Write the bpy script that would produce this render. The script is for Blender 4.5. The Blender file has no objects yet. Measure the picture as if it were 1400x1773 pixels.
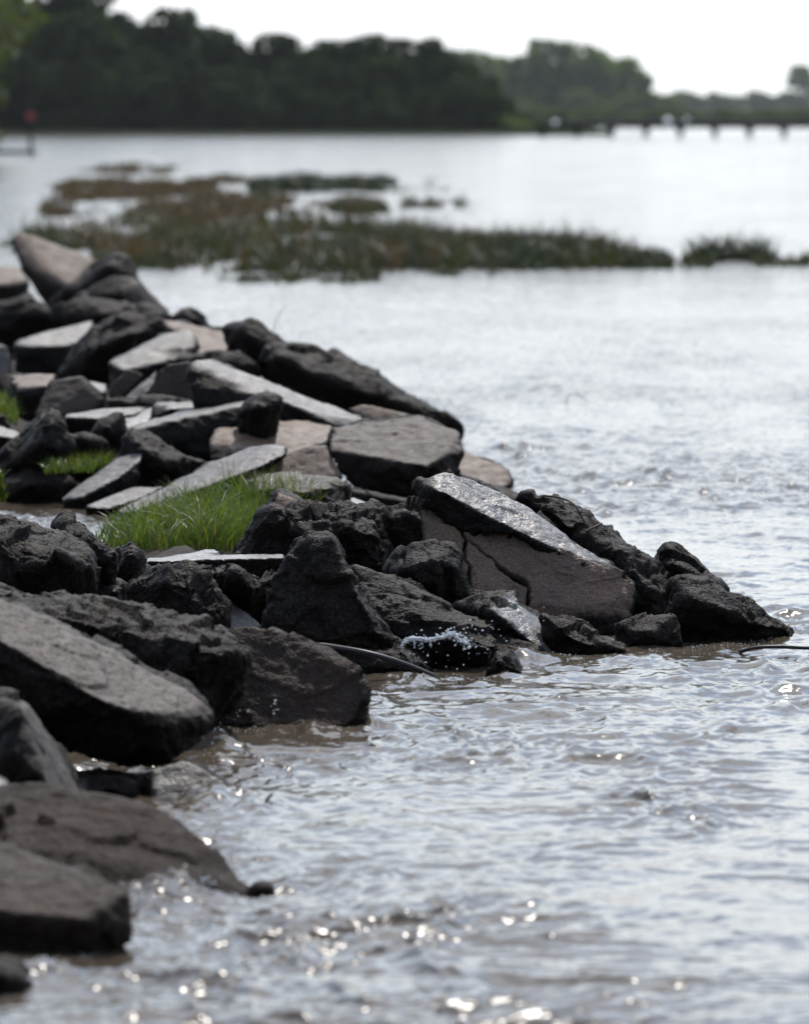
import bpy, bmesh, math, random
import numpy as np
from mathutils import Vector

random.seed(7)
RNG = np.random.default_rng(11)
scene = bpy.context.scene
COL = scene.collection

# ------------------------------------------------------------------ camera
CAM_H = 3.0
LENS = 200.0
F = LENS / 36.0 * 1773.0            # focal length in photo pixels
HORIZON = 190.0
PITCH = math.atan((886.5 - HORIZON) / F)
cam = bpy.data.cameras.new('camera')
cam.sensor_fit = 'VERTICAL'
cam.sensor_height = 36.0
cam.sensor_width = 36.0
cam.lens = LENS
cam.clip_start = 0.5
cam.clip_end = 20000
cam.dof.use_dof = True
cam.dof.focus_distance = 32.5
cam.dof.aperture_fstop = 2.8
cam_o = bpy.data.objects.new('camera', cam)
COL.objects.link(cam_o)
cam_o.location = (0, 0, CAM_H)
cam_o.rotation_euler = (math.pi / 2 - PITCH, 0, 0)
scene.camera = cam_o

# ------------------------------------------------------------------ sky and sun
SUN_EL, SUN_AZ = 51.0, 12.0           # ahead of the camera, a little to the right
w = bpy.data.worlds.new('World')
scene.world = w
w.use_nodes = True
nt = w.node_tree
nt.nodes.clear()
out = nt.nodes.new('ShaderNodeOutputWorld')
bg = nt.nodes.new('ShaderNodeBackground')
sky = nt.nodes.new('ShaderNodeTexSky')
sky.sky_type = 'NISHITA'
sky.sun_disc = False
sky.sun_elevation = math.radians(SUN_EL)
sky.sun_rotation = math.radians(SUN_AZ)
sky.air_density = 1.25
sky.dust_density = 0.7
sky.ozone_density = 2.0
bg.inputs['Strength'].default_value = 0.11
L = nt.links.new


def wmath(op, a, b=None, c=None, clamp=False):
    n = nt.nodes.new('ShaderNodeMath')
    n.operation = op
    n.use_clamp = clamp
    for k_, v_ in enumerate((a, b, c)):
        if v_ is None:
            continue
        if hasattr(v_, 'is_linked'):
            L(v_, n.inputs[k_])
        else:
            n.inputs[k_].default_value = v_
    return n.outputs[0]


sd_ = (math.sin(math.radians(SUN_AZ)) * math.cos(math.radians(SUN_EL)), math.cos(math.radians(SUN_AZ)) * math.cos(math.radians(SUN_EL)), math.sin(math.radians(SUN_EL)))
tcw = nt.nodes.new('ShaderNodeTexCoord')
sepw = nt.nodes.new('ShaderNodeSeparateXYZ')
L(tcw.outputs['Generated'], sepw.inputs[0])
dot = nt.nodes.new('ShaderNodeVectorMath')
dot.operation = 'DOT_PRODUCT'
L(tcw.outputs['Generated'], dot.inputs[0])
dot.inputs[1].default_value = sd_
toward = wmath('POWER', wmath('MULTIPLY_ADD', dot.outputs['Value'], 0.5, 0.5, True), 2.0)
lum = wmath('MULTIPLY_ADD', toward, 12.9, 0.6)          # thin cloud is brightest round the sun
mpw = nt.nodes.new('ShaderNodeMapping')
mpw.inputs['Scale'].default_value = (3.0, 3.0, 7.0)
cn = nt.nodes.new('ShaderNodeTexNoise')
cn.inputs['Scale'].default_value = 1.5
cn.inputs['Detail'].default_value = 6
cn.inputs['Roughness'].default_value = 0.55
crw = nt.nodes.new('ShaderNodeValToRGB')
crw.color_ramp.elements[0].position = 0.47
crw.color_ramp.elements[0].color = (0, 0, 0, 1)
crw.color_ramp.elements[1].position = 0.62
crw.color_ramp.elements[1].color = (0.7, 0.7, 0.7, 1)
L(tcw.outputs['Generated'], mpw.inputs['Vector'])
L(mpw.outputs[0], cn.inputs['Vector'])
L(cn.outputs['Fac'], crw.inputs['Fac'])
low = nt.nodes.new('ShaderNodeMapRange')                  # milky cloud bank low over the horizon
low.interpolation_type = 'SMOOTHSTEP'
low.inputs['From Min'].default_value = 0.08
low.inputs['From Max'].default_value = 0.24
low.inputs['To Min'].default_value = 0.97
low.inputs['To Max'].default_value = 0.0
L(sepw.outputs['Z'], low.inputs['Value'])
cover = wmath('MAXIMUM', crw.outputs['Color'], low.outputs[0])
ccol = nt.nodes.new('ShaderNodeVectorMath')
ccol.operation = 'SCALE'
ccol.inputs[0].default_value = (0.95, 0.975, 1.0)
dim = nt.nodes.new('ShaderNodeMapRange')                  # the bank is thicker and duller towards the horizon
dim.interpolation_type = 'SMOOTHSTEP'
dim.inputs['From Min'].default_value = 0.05
dim.inputs['From Max'].default_value = 0.26
dim.inputs['To Min'].default_value = 0.74
dim.inputs['To Max'].default_value = 1.0
L(sepw.outputs['Z'], dim.inputs['Value'])
L(wmath('MULTIPLY', lum, dim.outputs[0]), ccol.inputs['Scale'])
mxw = nt.nodes.new('ShaderNodeMix')
mxw.data_type = 'RGBA'
L(cover, mxw.inputs[0])
L(sky.outputs[0], mxw.inputs[6])
L(ccol.outputs[0], mxw.inputs[7])
L(mxw.outputs[2], bg.inputs['Color'])
L(bg.outputs[0], out.inputs[0])

sun = bpy.data.lights.new('sun', 'SUN')
sun.energy = 2.0
sun.angle = math.radians(0.53)
sun.color = (1.0, 0.95, 0.87)
sun_o = bpy.data.objects.new('sun', sun)
COL.objects.link(sun_o)
sd = Vector((math.sin(math.radians(SUN_AZ)) * math.cos(math.radians(SUN_EL)),
             math.cos(math.radians(SUN_AZ)) * math.cos(math.radians(SUN_EL)),
             math.sin(math.radians(SUN_EL))))
sun_o.rotation_euler = sd.to_track_quat('Z', 'Y').to_euler()
sun_o.location = (20, 40, 60)

scene.view_settings.view_transform = 'Standard'
scene.view_settings.look = 'None'
scene.view_settings.exposure = 0.98
scene.view_settings.gamma = 1.0
scene.cycles.use_denoising = True
scene.cycles.max_bounces = 6
scene.cycles.transparent_max_bounces = 8
scene.cycles.volume_bounces = 0
scene.cycles.caustics_reflective = False
scene.cycles.caustics_refractive = False
scene.cycles.sample_clamp_indirect = 6.0
scene.cycles.sample_clamp_direct = 2.5

# ------------------------------------------------------------------ pixel <-> world
SP, CP = math.sin(PITCH), math.cos(PITCH)


def ray(px, py):
    cx = (px - 700.0) / F
    cy = -(py - 886.5) / F
    return cx, CP + cy * SP, -SP + cy * CP


def P(px, py, depth):
    x, y, z = ray(px, py)
    k = depth / y
    return np.array((x * k, depth, CAM_H + z * k))


def depth_at(py, z=0.0):
    x, y, z0 = ray(700, py)
    return (z - CAM_H) / z0 * y


def on_water(px, py, z=0.0):
    return P(px, py, depth_at(py, z))


# ------------------------------------------------------------------ noise (numpy)
def _hash(ix, iy, iz, seed):
    h = (ix.astype(np.int64) * 374761393 + iy.astype(np.int64) * 668265263 + iz.astype(np.int64) * 2147483647 + seed * 1274126177) & 0xffffffff
    h = ((h ^ (h >> 13)) * 1274126177) & 0xffffffff
    h = ((h ^ (h >> 16)) * 2246822519) & 0xffffffff
    return ((h ^ (h >> 15)) & 0xffff) / 32767.5 - 1.0


def vnoise(p, seed=0):
    p = np.asarray(p, dtype=np.float64)
    i = np.floor(p)
    f = p - i
    u = f * f * f * (f * (f * 6 - 15) + 10)
    i = i.astype(np.int64)
    r = 0.0
    for dx in (0, 1):
        wx = u[:, 0] if dx else 1 - u[:, 0]
        for dy in (0, 1):
            wy = u[:, 1] if dy else 1 - u[:, 1]
            for dz in (0, 1):
                wz = u[:, 2] if dz else 1 - u[:, 2]
                r = r + wx * wy * wz * _hash(i[:, 0] + dx, i[:, 1] + dy, i[:, 2] + dz, seed)
    return r


def fbm(p, octaves=4, seed=0, gain=0.5):
    a, r, q = 1.0, 0.0, np.asarray(p, dtype=np.float64)
    for o in range(octaves):
        r = r + a * vnoise(q, seed + o * 17)
        q = q * 2.03 + 3.7
        a *= gain
    return r


def facets(p, seed):
    """broken-stone facets: each jittered cell is a small plane of its own height and tilt"""
    i0 = np.floor(p).astype(np.int64)
    best = np.full(len(p), 1e9)
    val = np.zeros(len(p))
    for dx in (-1, 0, 1):
        for dy in (-1, 0, 1):
            for dz in (-1, 0, 1):
                c = i0 + np.array((dx, dy, dz))
                h = [_hash(c[:, 0], c[:, 1], c[:, 2], seed + 7 * k) for k in range(7)]
                s = c + 0.5 + 0.42 * np.stack(h[:3], 1)
                v = p - s
                d2 = (v * v).sum(1)
                m = d2 < best
                best = np.where(m, d2, best)
                val = np.where(m, 0.6 * h[3] + 0.9 * (v[:, 0] * h[4] + v[:, 1] * h[5] + v[:, 2] * h[6]), val)
    return val


# ------------------------------------------------------------------ materials
def new_mat(name):
    m = bpy.data.materials.new(name)
    m.use_nodes = True
    t = m.node_tree
    b = t.nodes['Principled BSDF']
    return m, t, b


def node(t, kind, **kw):
    n = t.nodes.new(kind)
    for k, v in kw.items():
        if k.startswith('i_'):
            n.inputs[k[2:].replace('_', ' ')].default_value = v
        else:
            setattr(n, k, v)
    return n


def ramp(t, src, a, b, ca=(0, 0, 0, 1), cb=(1, 1, 1, 1)):
    r = t.nodes.new('ShaderNodeValToRGB')
    r.color_ramp.elements[0].position = a
    r.color_ramp.elements[1].position = b
    r.color_ramp.elements[0].color = ca
    r.color_ramp.elements[1].color = cb
    t.links.new(src, r.inputs[0])
    return r.outputs[0]


def mix(t, fac, a, b, blend='MIX'):
    n = t.nodes.new('ShaderNodeMix')
    n.data_type = 'RGBA'
    n.blend_type = blend
    for sock, v in ((n.inputs[0], fac), (n.inputs[6], a), (n.inputs[7], b)):
        if hasattr(v, 'is_linked'):
            t.links.new(v, sock)
        else:
            sock.default_value = v if not isinstance(v, tuple) or len(v) == 4 else (*v, 1)
    return n.outputs[2]


def math_n(t, op, a, b=None, clamp=False):
    n = t.nodes.new('ShaderNodeMath')
    n.operation = op
    n.use_clamp = clamp
    for sock, v in zip(n.inputs, (a, b)):
        if v is None:
            continue
        if hasattr(v, 'is_linked'):
            t.links.new(v, sock)
        else:
            sock.default_value = v
    return n.outputs[0]


def rock_mat(name, cast_col, rough_col, cast_rough=0.3, rough_rough=0.5, pit=1.0, streak=None, spec=0.5):
    """Wet broken concrete: the cast faces are smoother and paler than the broken ones, partly with light painted in."""
    m, t, b = new_mat(name)
    tc = node(t, 'ShaderNodeTexCoord')
    oi = node(t, 'ShaderNodeObjectInfo')
    off = node(t, 'ShaderNodeVectorMath', operation='ADD')
    t.links.new(tc.outputs['Object'], off.inputs[0])
    sc = node(t, 'ShaderNodeVectorMath', operation='SCALE')
    sc.inputs[3].default_value = 40.0
    cmb = node(t, 'ShaderNodeCombineXYZ')
    t.links.new(oi.outputs['Random'], cmb.inputs[0])
    t.links.new(oi.outputs['Random'], cmb.inputs[1])
    t.links.new(cmb.outputs[0], sc.inputs[0])
    t.links.new(sc.outputs[0], off.inputs[1])
    vec = off.outputs[0]
    if streak:
        mp = node(t, 'ShaderNodeMapping')
        mp.inputs['Rotation'].default_value = streak[0]
        mp.inputs['Scale'].default_value = streak[1]
        t.links.new(vec, mp.inputs[0])
        vec = mp.outputs[0]
    at = node(t, 'ShaderNodeAttribute', attribute_name='cast')
    cast = at.outputs['Fac']

    def noise(scale, detail=5, rough=0.6):
        n = node(t, 'ShaderNodeTexNoise')
        n.inputs['Scale'].default_value = scale
        n.inputs['Detail'].default_value = detail
        n.inputs['Roughness'].default_value = rough
        t.links.new(vec, n.inputs['Vector'])
        return n.outputs['Fac']
    big, mid, fine = noise(2.2), noise(11), noise(70, 3)
    vo = node(t, 'ShaderNodeTexVoronoi')
    vo.inputs['Scale'].default_value = 34
    t.links.new(vec, vo.inputs['Vector'])
    vo2 = node(t, 'ShaderNodeTexVoronoi')
    vo2.inputs['Scale'].default_value = 90
    t.links.new(vec, vo2.inputs['Vector'])
    pits = ramp(t, vo.outputs['Distance'], 0.10, 0.30)
    gate = ramp(t, mid, 0.44, 0.60)
    pits = mix(t, gate, (1, 1, 1, 1), pits)
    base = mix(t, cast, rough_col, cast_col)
    k1 = ramp(t, big, 0.3, 0.72, (0.62, 0.60, 0.58, 1), (1.3, 1.28, 1.26, 1))
    k2 = ramp(t, fine, 0.3, 0.7, (0.5, 0.5, 0.5, 1), (1.5, 1.48, 1.45, 1))
    base = mix(t, 1.0, base, k1, 'MULTIPLY')
    base = mix(t, 1.0, base, k2, 'MULTIPLY')
    agg = ramp(t, vo2.outputs['Color'], 0.72, 0.80)
    base = mix(t, math_n(t, 'MULTIPLY', agg, 0.35), base, (0.05, 0.044, 0.039))
    dk = mix(t, 1.0, base, (0.45, 0.45, 0.45), 'MULTIPLY')
    base = mix(t, pits, dk, base)
    warm = ramp(t, noise(3.7, 3), 0.52, 0.72)
    base = mix(t, math_n(t, 'MULTIPLY', warm, 0.4), base, mix(t, 1.0, base, (1.35, 1.0, 0.82), 'MULTIPLY'))
    t.links.new(base, b.inputs['Base Color'])
    rr = mix(t, cast, (rough_rough,) * 3, (cast_rough,) * 3)
    rr = mix(t, 0.45, rr, mid, 'OVERLAY')
    t.links.new(rr, b.inputs['Roughness'])
    b.inputs['IOR'].default_value = 1.38
    t.links.new(math_n(t, 'ADD', math_n(t, 'MULTIPLY', cast, spec - 0.14), 0.14), b.inputs['Specular IOR Level'])
    h = math_n(t, 'MULTIPLY', fine, 0.30)
    h = math_n(t, 'ADD', h, math_n(t, 'MULTIPLY', mid, 1.0))
    h = math_n(t, 'ADD', h, math_n(t, 'MULTIPLY', pits, 0.55 * pit))
    h = math_n(t, 'ADD', h, math_n(t, 'MULTIPLY', vo2.outputs['Distance'], -0.25))
    bp = node(t, 'ShaderNodeBump')
    st = mix(t, cast, (0.9,) * 3, (0.6,) * 3)
    t.links.new(st, bp.inputs['Strength'])
    bp.inputs['Distance'].default_value = 0.02
    t.links.new(h, bp.inputs['Height'])
    t.links.new(bp.outputs[0], b.inputs['Normal'])
    return m


M = {}
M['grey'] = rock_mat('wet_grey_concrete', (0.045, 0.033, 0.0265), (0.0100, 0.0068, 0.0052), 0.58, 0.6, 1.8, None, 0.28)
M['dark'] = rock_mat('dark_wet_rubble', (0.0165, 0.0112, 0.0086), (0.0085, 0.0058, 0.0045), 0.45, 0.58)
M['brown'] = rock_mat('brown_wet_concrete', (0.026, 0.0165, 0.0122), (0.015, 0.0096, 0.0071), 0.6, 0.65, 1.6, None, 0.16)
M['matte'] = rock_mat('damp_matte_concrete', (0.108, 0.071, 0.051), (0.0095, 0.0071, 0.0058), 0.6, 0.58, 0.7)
M['wet'] = rock_mat('water_glazed_concrete', (0.115, 0.108, 0.103), (0.009, 0.0074, 0.0063), 0.36, 0.55, 0.5)  # real glaze in the roughness; the pale top colour also carries sky sheen
M['pale'] = rock_mat('sunlit_damp_concrete', (0.115, 0.104, 0.097), (0.0095, 0.0075, 0.0063), 0.5, 0.58, 0.6)  # damp concrete whose tops are paled in colour to look sunlit
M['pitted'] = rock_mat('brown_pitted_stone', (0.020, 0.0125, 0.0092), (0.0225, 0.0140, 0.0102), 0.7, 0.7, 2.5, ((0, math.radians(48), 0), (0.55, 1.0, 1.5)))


def simple_mat(name, col, rough=0.5, metal=0.0, var=0.25, scale=8.0, bump=0.0):
    m, t, b = new_mat(name)
    tc = node(t, 'ShaderNodeTexCoord')
    n = node(t, 'ShaderNodeTexNoise')
    n.inputs['Scale'].default_value = scale
    n.inputs['Detail'].default_value = 5
    t.links.new(tc.outputs['Object'], n.inputs['Vector'])
    k = ramp(t, n.outputs['Fac'], 0.3, 0.7, (1 - var,) * 3 + (1,), (1 + var,) * 3 + (1,))
    t.links.new(mix(t, 1.0, (*col, 1), k, 'MULTIPLY'), b.inputs['Base Color'])
    b.inputs['Roughness'].default_value = rough
    b.inputs['Metallic'].default_value = metal
    if rough > 0.75:
        b.inputs['Specular IOR Level'].default_value = 0.08
    if bump:
        bp = node(t, 'ShaderNodeBump')
        bp.inputs['Strength'].default_value = 0.7
        bp.inputs['Distance'].default_value = bump
        t.links.new(n.outputs['Fac'], bp.inputs['Height'])
        t.links.new(bp.outputs[0], b.inputs['Normal'])
    return m


def leaf_mat(name, c1, c2, trans=0.45, scale=0.6, rough=0.5, dead=False):
    m, t, b = new_mat(name)
    ge = node(t, 'ShaderNodeNewGeometry')
    n = node(t, 'ShaderNodeTexNoise')
    n.inputs['Scale'].default_value = scale
    n.inputs['Detail'].default_value = 3
    t.links.new(ge.outputs['Position'], n.inputs['Vector'])
    rnd = math_n(t, 'ADD', math_n(t, 'MULTIPLY', n.outputs['Fac'], 1.0),
                 math_n(t, 'MULTIPLY', math_n(t, 'SUBTRACT', ge.outputs['Random Per Island'], 0.5), 0.35))
    col = ramp(t, rnd, 0.32, 0.68, (*c1, 1), (*c2, 1))
    straw = math_n(t, 'GREATER_THAN', ge.outputs['Random Per Island'], 0.93)
    if dead:
        col = mix(t, straw, col, (0.16, 0.125, 0.055))
    t.links.new(col, b.inputs['Base Color'])
    b.inputs['Roughness'].default_value = rough
    tr = node(t, 'ShaderNodeBsdfTranslucent')
    t.links.new(mix(t, 1.0, col, (1.3, 1.35, 0.6), 'MULTIPLY'), tr.inputs['Color'])
    ms = node(t, 'ShaderNodeMixShader')
    ms.inputs[0].default_value = trans
    t.links.new(b.outputs[0], ms.inputs[1])
    t.links.new(tr.outputs[0], ms.inputs[2])
    t.links.new(ms.outputs[0], t.nodes['Material Output'].inputs[0])
    return m


M['leaf_dark'] = leaf_mat('dark_foliage', (0.007, 0.015, 0.004), (0.036, 0.060, 0.011), 0.25, 0.22, 0.9)
M['leaf_far'] = leaf_mat('haze_pale_foliage', (0.060, 0.090, 0.034), (0.15, 0.195, 0.062), 0.4, 0.12, 0.8)  # leaf green lightened to stand in for haze on the far trees
M['leaf_near'] = leaf_mat('yellow_green_foliage', (0.040, 0.055, 0.014), (0.10, 0.12, 0.028), 0.4, 0.5)
M['bark'] = simple_mat('bark', (0.06, 0.048, 0.038), 0.9, 0, 0.3, 6, 0.02)
M['grass'] = leaf_mat('fresh_grass_blades', (0.032, 0.054, 0.008), (0.105, 0.150, 0.024), 0.52, 16.0, 0.4, True)
M['sedge'] = leaf_mat('olive_water_plants', (0.020, 0.025, 0.006), (0.042, 0.044, 0.011), 0.35, 0.35)
M['rust'] = leaf_mat('brown_water_plants', (0.045, 0.026, 0.012), (0.075, 0.048, 0.020), 0.35, 0.35)
M['deepgreen'] = leaf_mat('green_water_plants', (0.0120, 0.0180, 0.0070), (0.0250, 0.0330, 0.0120), 0.3, 0.5)
M['soil'] = simple_mat('dark_wet_soil', (0.030, 0.023, 0.018), 0.8, 0, 0.4, 14, 0.03)
gm = M['soil']
gt = gm.node_tree
gb = gt.nodes['Principled BSDF']
src_ = gb.inputs['Base Color'].links[0].from_socket
gtc = node(gt, 'ShaderNodeTexCoord')
gn = node(gt, 'ShaderNodeTexNoise')
gn.inputs['Scale'].default_value = 0.5
gn.inputs['Detail'].default_value = 7
gt.links.new(gtc.outputs['Object'], gn.inputs['Vector'])
gsx = node(gt, 'ShaderNodeSeparateXYZ')
gt.links.new(gtc.outputs['Object'], gsx.inputs[0])
gdist = node(gt, 'ShaderNodeMapRange')
gdist.inputs['From Min'].default_value = -3.0
gdist.inputs['From Max'].default_value = -7.0
gdist.inputs['To Min'].default_value = -0.25
gdist.inputs['To Max'].default_value = 0.2
gt.links.new(gsx.outputs['X'], gdist.inputs['Value'])
gf = ramp(gt, math_n(gt, 'ADD', gn.outputs['Fac'], gdist.outputs[0]), 0.45, 0.55)
gt.links.new(mix(gt, gf, src_, (0.028, 0.042, 0.012)), gb.inputs['Base Color'])
M['bank'] = simple_mat('grassy_bank', (0.012, 0.017, 0.006), 0.95, 0, 0.4, 2, 0.05)
M['wood'] = simple_mat('weathered_wood', (0.022, 0.020, 0.018), 0.8, 0, 0.3, 5, 0.01)
M['rubber'] = simple_mat('black_rubber', (0.008, 0.008, 0.009), 0.5, 0, 0.15, 20)
M['steel'] = simple_mat('polished_steel', (0.85, 0.85, 0.82), 0.34, 1.0, 0.05, 4)
M['rebar'] = simple_mat('rusty_rebar', (0.045, 0.03, 0.022), 0.6, 0.3, 0.3, 60)
M['red'] = simple_mat('red_paint', (0.34, 0.05, 0.06), 0.5, 0, 0.1, 3)
M['twig'] = simple_mat('dark_twig', (0.03, 0.026, 0.022), 0.6, 0, 0.3, 60)

# water
m, t, b = new_mat('muddy_river_water')
tc = node(t, 'ShaderNodeTexCoord')
n1 = node(t, 'ShaderNodeTexNoise')
n1.inputs['Scale'].default_value = 19.0
n1.inputs['Detail'].default_value = 4
n1.inputs['Roughness'].default_value = 0.6
n2 = node(t, 'ShaderNodeTexNoise')
n2.inputs['Scale'].default_value = 0.5
n2.inputs['Detail'].default_value = 3
t.links.new(tc.outputs['Object'], n1.inputs['Vector'])
t.links.new(tc.outputs['Object'], n2.inputs['Vector'])
mud = ramp(t, n2.outputs['Fac'], 0.3, 0.7, (0.056, 0.043, 0.030, 1), (0.084, 0.066, 0.047, 1))
t.links.new(mud, b.inputs['Base Color'])
b.inputs['Roughness'].default_value = 0.11
b.inputs['IOR'].default_value = 1.333
mpn = node(t, 'ShaderNodeMapping')
mpn.inputs['Scale'].default_value = (0.8, 1.25, 1.0)
t.links.new(tc.outputs['Object'], mpn.inputs['Vector'])
t.links.new(mpn.outputs[0], n1.inputs['Vector'])
chop = node(t, 'ShaderNodeAttribute', attribute_name='chop')
sub = node(t, 'ShaderNodeVectorMath', operation='SUBTRACT')
t.links.new(n1.outputs['Color'], sub.inputs[0])
sub.inputs[1].default_value = (0.5, 0.5, 0.5)
scl = node(t, 'ShaderNodeVectorMath', operation='SCALE')
t.links.new(sub.outputs[0], scl.inputs[0])
t.links.new(chop.outputs['Fac'], scl.inputs['Scale'])
flat = node(t, 'ShaderNodeVectorMath', operation='MULTIPLY')
t.links.new(scl.outputs[0], flat.inputs[0])
flat.inputs[1].default_value = (1, 1, 0)
ge = node(t, 'ShaderNodeNewGeometry')
addn = node(t, 'ShaderNodeVectorMath', operation='ADD')
t.links.new(ge.outputs['Normal'], addn.inputs[0])
t.links.new(flat.outputs[0], addn.inputs[1])
nrm = node(t, 'ShaderNodeVectorMath', operation='NORMALIZE')
t.links.new(addn.outputs[0], nrm.inputs[0])
t.links.new(nrm.outputs[0], b.inputs['Normal'])
M['water'] = m

m, t, b = new_mat('spray_drops')
b.inputs['Base Color'].default_value = (0.9, 0.92, 0.95, 1)
b.inputs['Roughness'].default_value = 0.08
b.inputs['IOR'].default_value = 1.33
b.inputs['Transmission Weight'].default_value = 0.25  # mostly opaque white, standing in for the glow of backlit drops
M['drops'] = m
m, t, b = new_mat('foam')
tc = node(t, 'ShaderNodeTexCoord')
n1 = node(t, 'ShaderNodeTexNoise')
n1.inputs['Scale'].default_value = 40
t.links.new(tc.outputs['Object'], n1.inputs['Vector'])
t.links.new(ramp(t, n1.outputs['Fac'], 0.3, 0.7, (0.45, 0.41, 0.35, 1), (0.8, 0.79, 0.77, 1)), b.inputs['Base Color'])
b.inputs['Roughness'].default_value = 0.3
M['foam'] = m


# ------------------------------------------------------------------ object helpers
def mesh_obj(name, verts, faces, material, parent=None, smooth=True, loc=None):
    me = bpy.data.meshes.new(name)
    v = np.asarray(verts, dtype=np.float64).reshape(-1, 3)
    if loc is not None:
        v = v - np.asarray(loc)
    me.from_pydata(v.tolist(), [], [tuple(f) for f in faces] if not isinstance(faces, np.ndarray) else faces.tolist())
    if smooth:
        me.polygons.foreach_set('use_smooth', np.ones(len(me.polygons), dtype=bool))
    me.materials.append(material)
    o = bpy.data.objects.new(name, me)
    COL.objects.link(o)
    if parent is not None:
        o.parent = parent
        if loc is not None:
            o.location = Vector(loc) - parent.location
    elif loc is not None:
        o.location = loc
    return o


def tag(o, label=None, cat=None, group=None, kind=None):
    if label:
        o['label'] = label
    if cat:
        o['category'] = cat
    if group:
        o['group'] = group
    if kind:
        o['kind'] = kind
    return o


def empty(name, loc):
    o = bpy.data.objects.new(name, None)
    o.empty_display_size = 0.2
    o.location = loc
    COL.objects.link(o)
    return o


def tube_geo(pts, radii, seg=8):
    pts = [Vector(p) for p in pts]
    vs, fs = [], []
    up = Vector((0.13, 0.2, 1)).normalized()
    for i, p in enumerate(pts):
        d = (pts[min(i + 1, len(pts) - 1)] - pts[max(i - 1, 0)]).normalized()
        a = d.cross(up)
        if a.length < 1e-3:
            a = d.cross(Vector((1, 0, 0)))
        a.normalize()
        c = d.cross(a)
        r = radii[i] if hasattr(radii, '__len__') else radii
        for k in range(seg):
            th = 2 * math.pi * k / seg
            vs.append(p + (a * math.cos(th) + c * math.sin(th)) * r)
    n = len(pts)
    for i in range(n - 1):
        for k in range(seg):
            fs.append((i * seg + k, i * seg + (k + 1) % seg, (i + 1) * seg + (k + 1) % seg, (i + 1) * seg + k))
    fs.append(tuple(range(seg))[::-1])
    fs.append(tuple((n - 1) * seg + k for k in range(seg)))
    return [tuple(v) for v in vs], fs


def spline(pts, n=10):
    pts = [np.asarray(p, float) for p in pts]
    pts = [2 * pts[0] - pts[1]] + pts + [2 * pts[-1] - pts[-2]]
    res = []
    for i in range(1, len(pts) - 2):
        for k in range(n):
            s = k / n
            p0, p1, p2, p3 = pts[i - 1:i + 3]
            res.append(0.5 * ((2 * p1) + (-p0 + p2) * s + (2 * p0 - 5 * p1 + 4 * p2 - p3) * s ** 2 + (-p0 + 3 * p1 - 3 * p2 + p3) * s ** 3))
    res.append(pts[-2])
    return res


def box_geo(x0, x1, y0, y1, z0, z1):
    v = [(x, y, z) for z in (z0, z1) for y in (y0, y1) for x in (x0, x1)]
    f = [(0, 2, 3, 1), (4, 5, 7, 6), (0, 1, 5, 4), (2, 6, 7, 3), (0, 4, 6, 2), (1, 3, 7, 5)]
    return v, f


def join_geo(parts):
    vs, fs = [], []
    for v, f in parts:
        k = len(vs)
        vs += list(v)
        fs += [tuple(i + k for i in q) for q in f]
    return vs, fs


# ------------------------------------------------------------------ rock builder
def remap(yf):
    return yf if yf >= 850 else 850 - (850 - yf) * 1.7


def parse(s):
    res = []
    for tok in s.split():
        star = tok.endswith('*')
        q = [float(v) for v in tok.rstrip('*').split(',')]
        res.append((q[0], q[1], q[2] if len(q) > 2 else None, star))
    return res


ROCKS = {}


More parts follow.
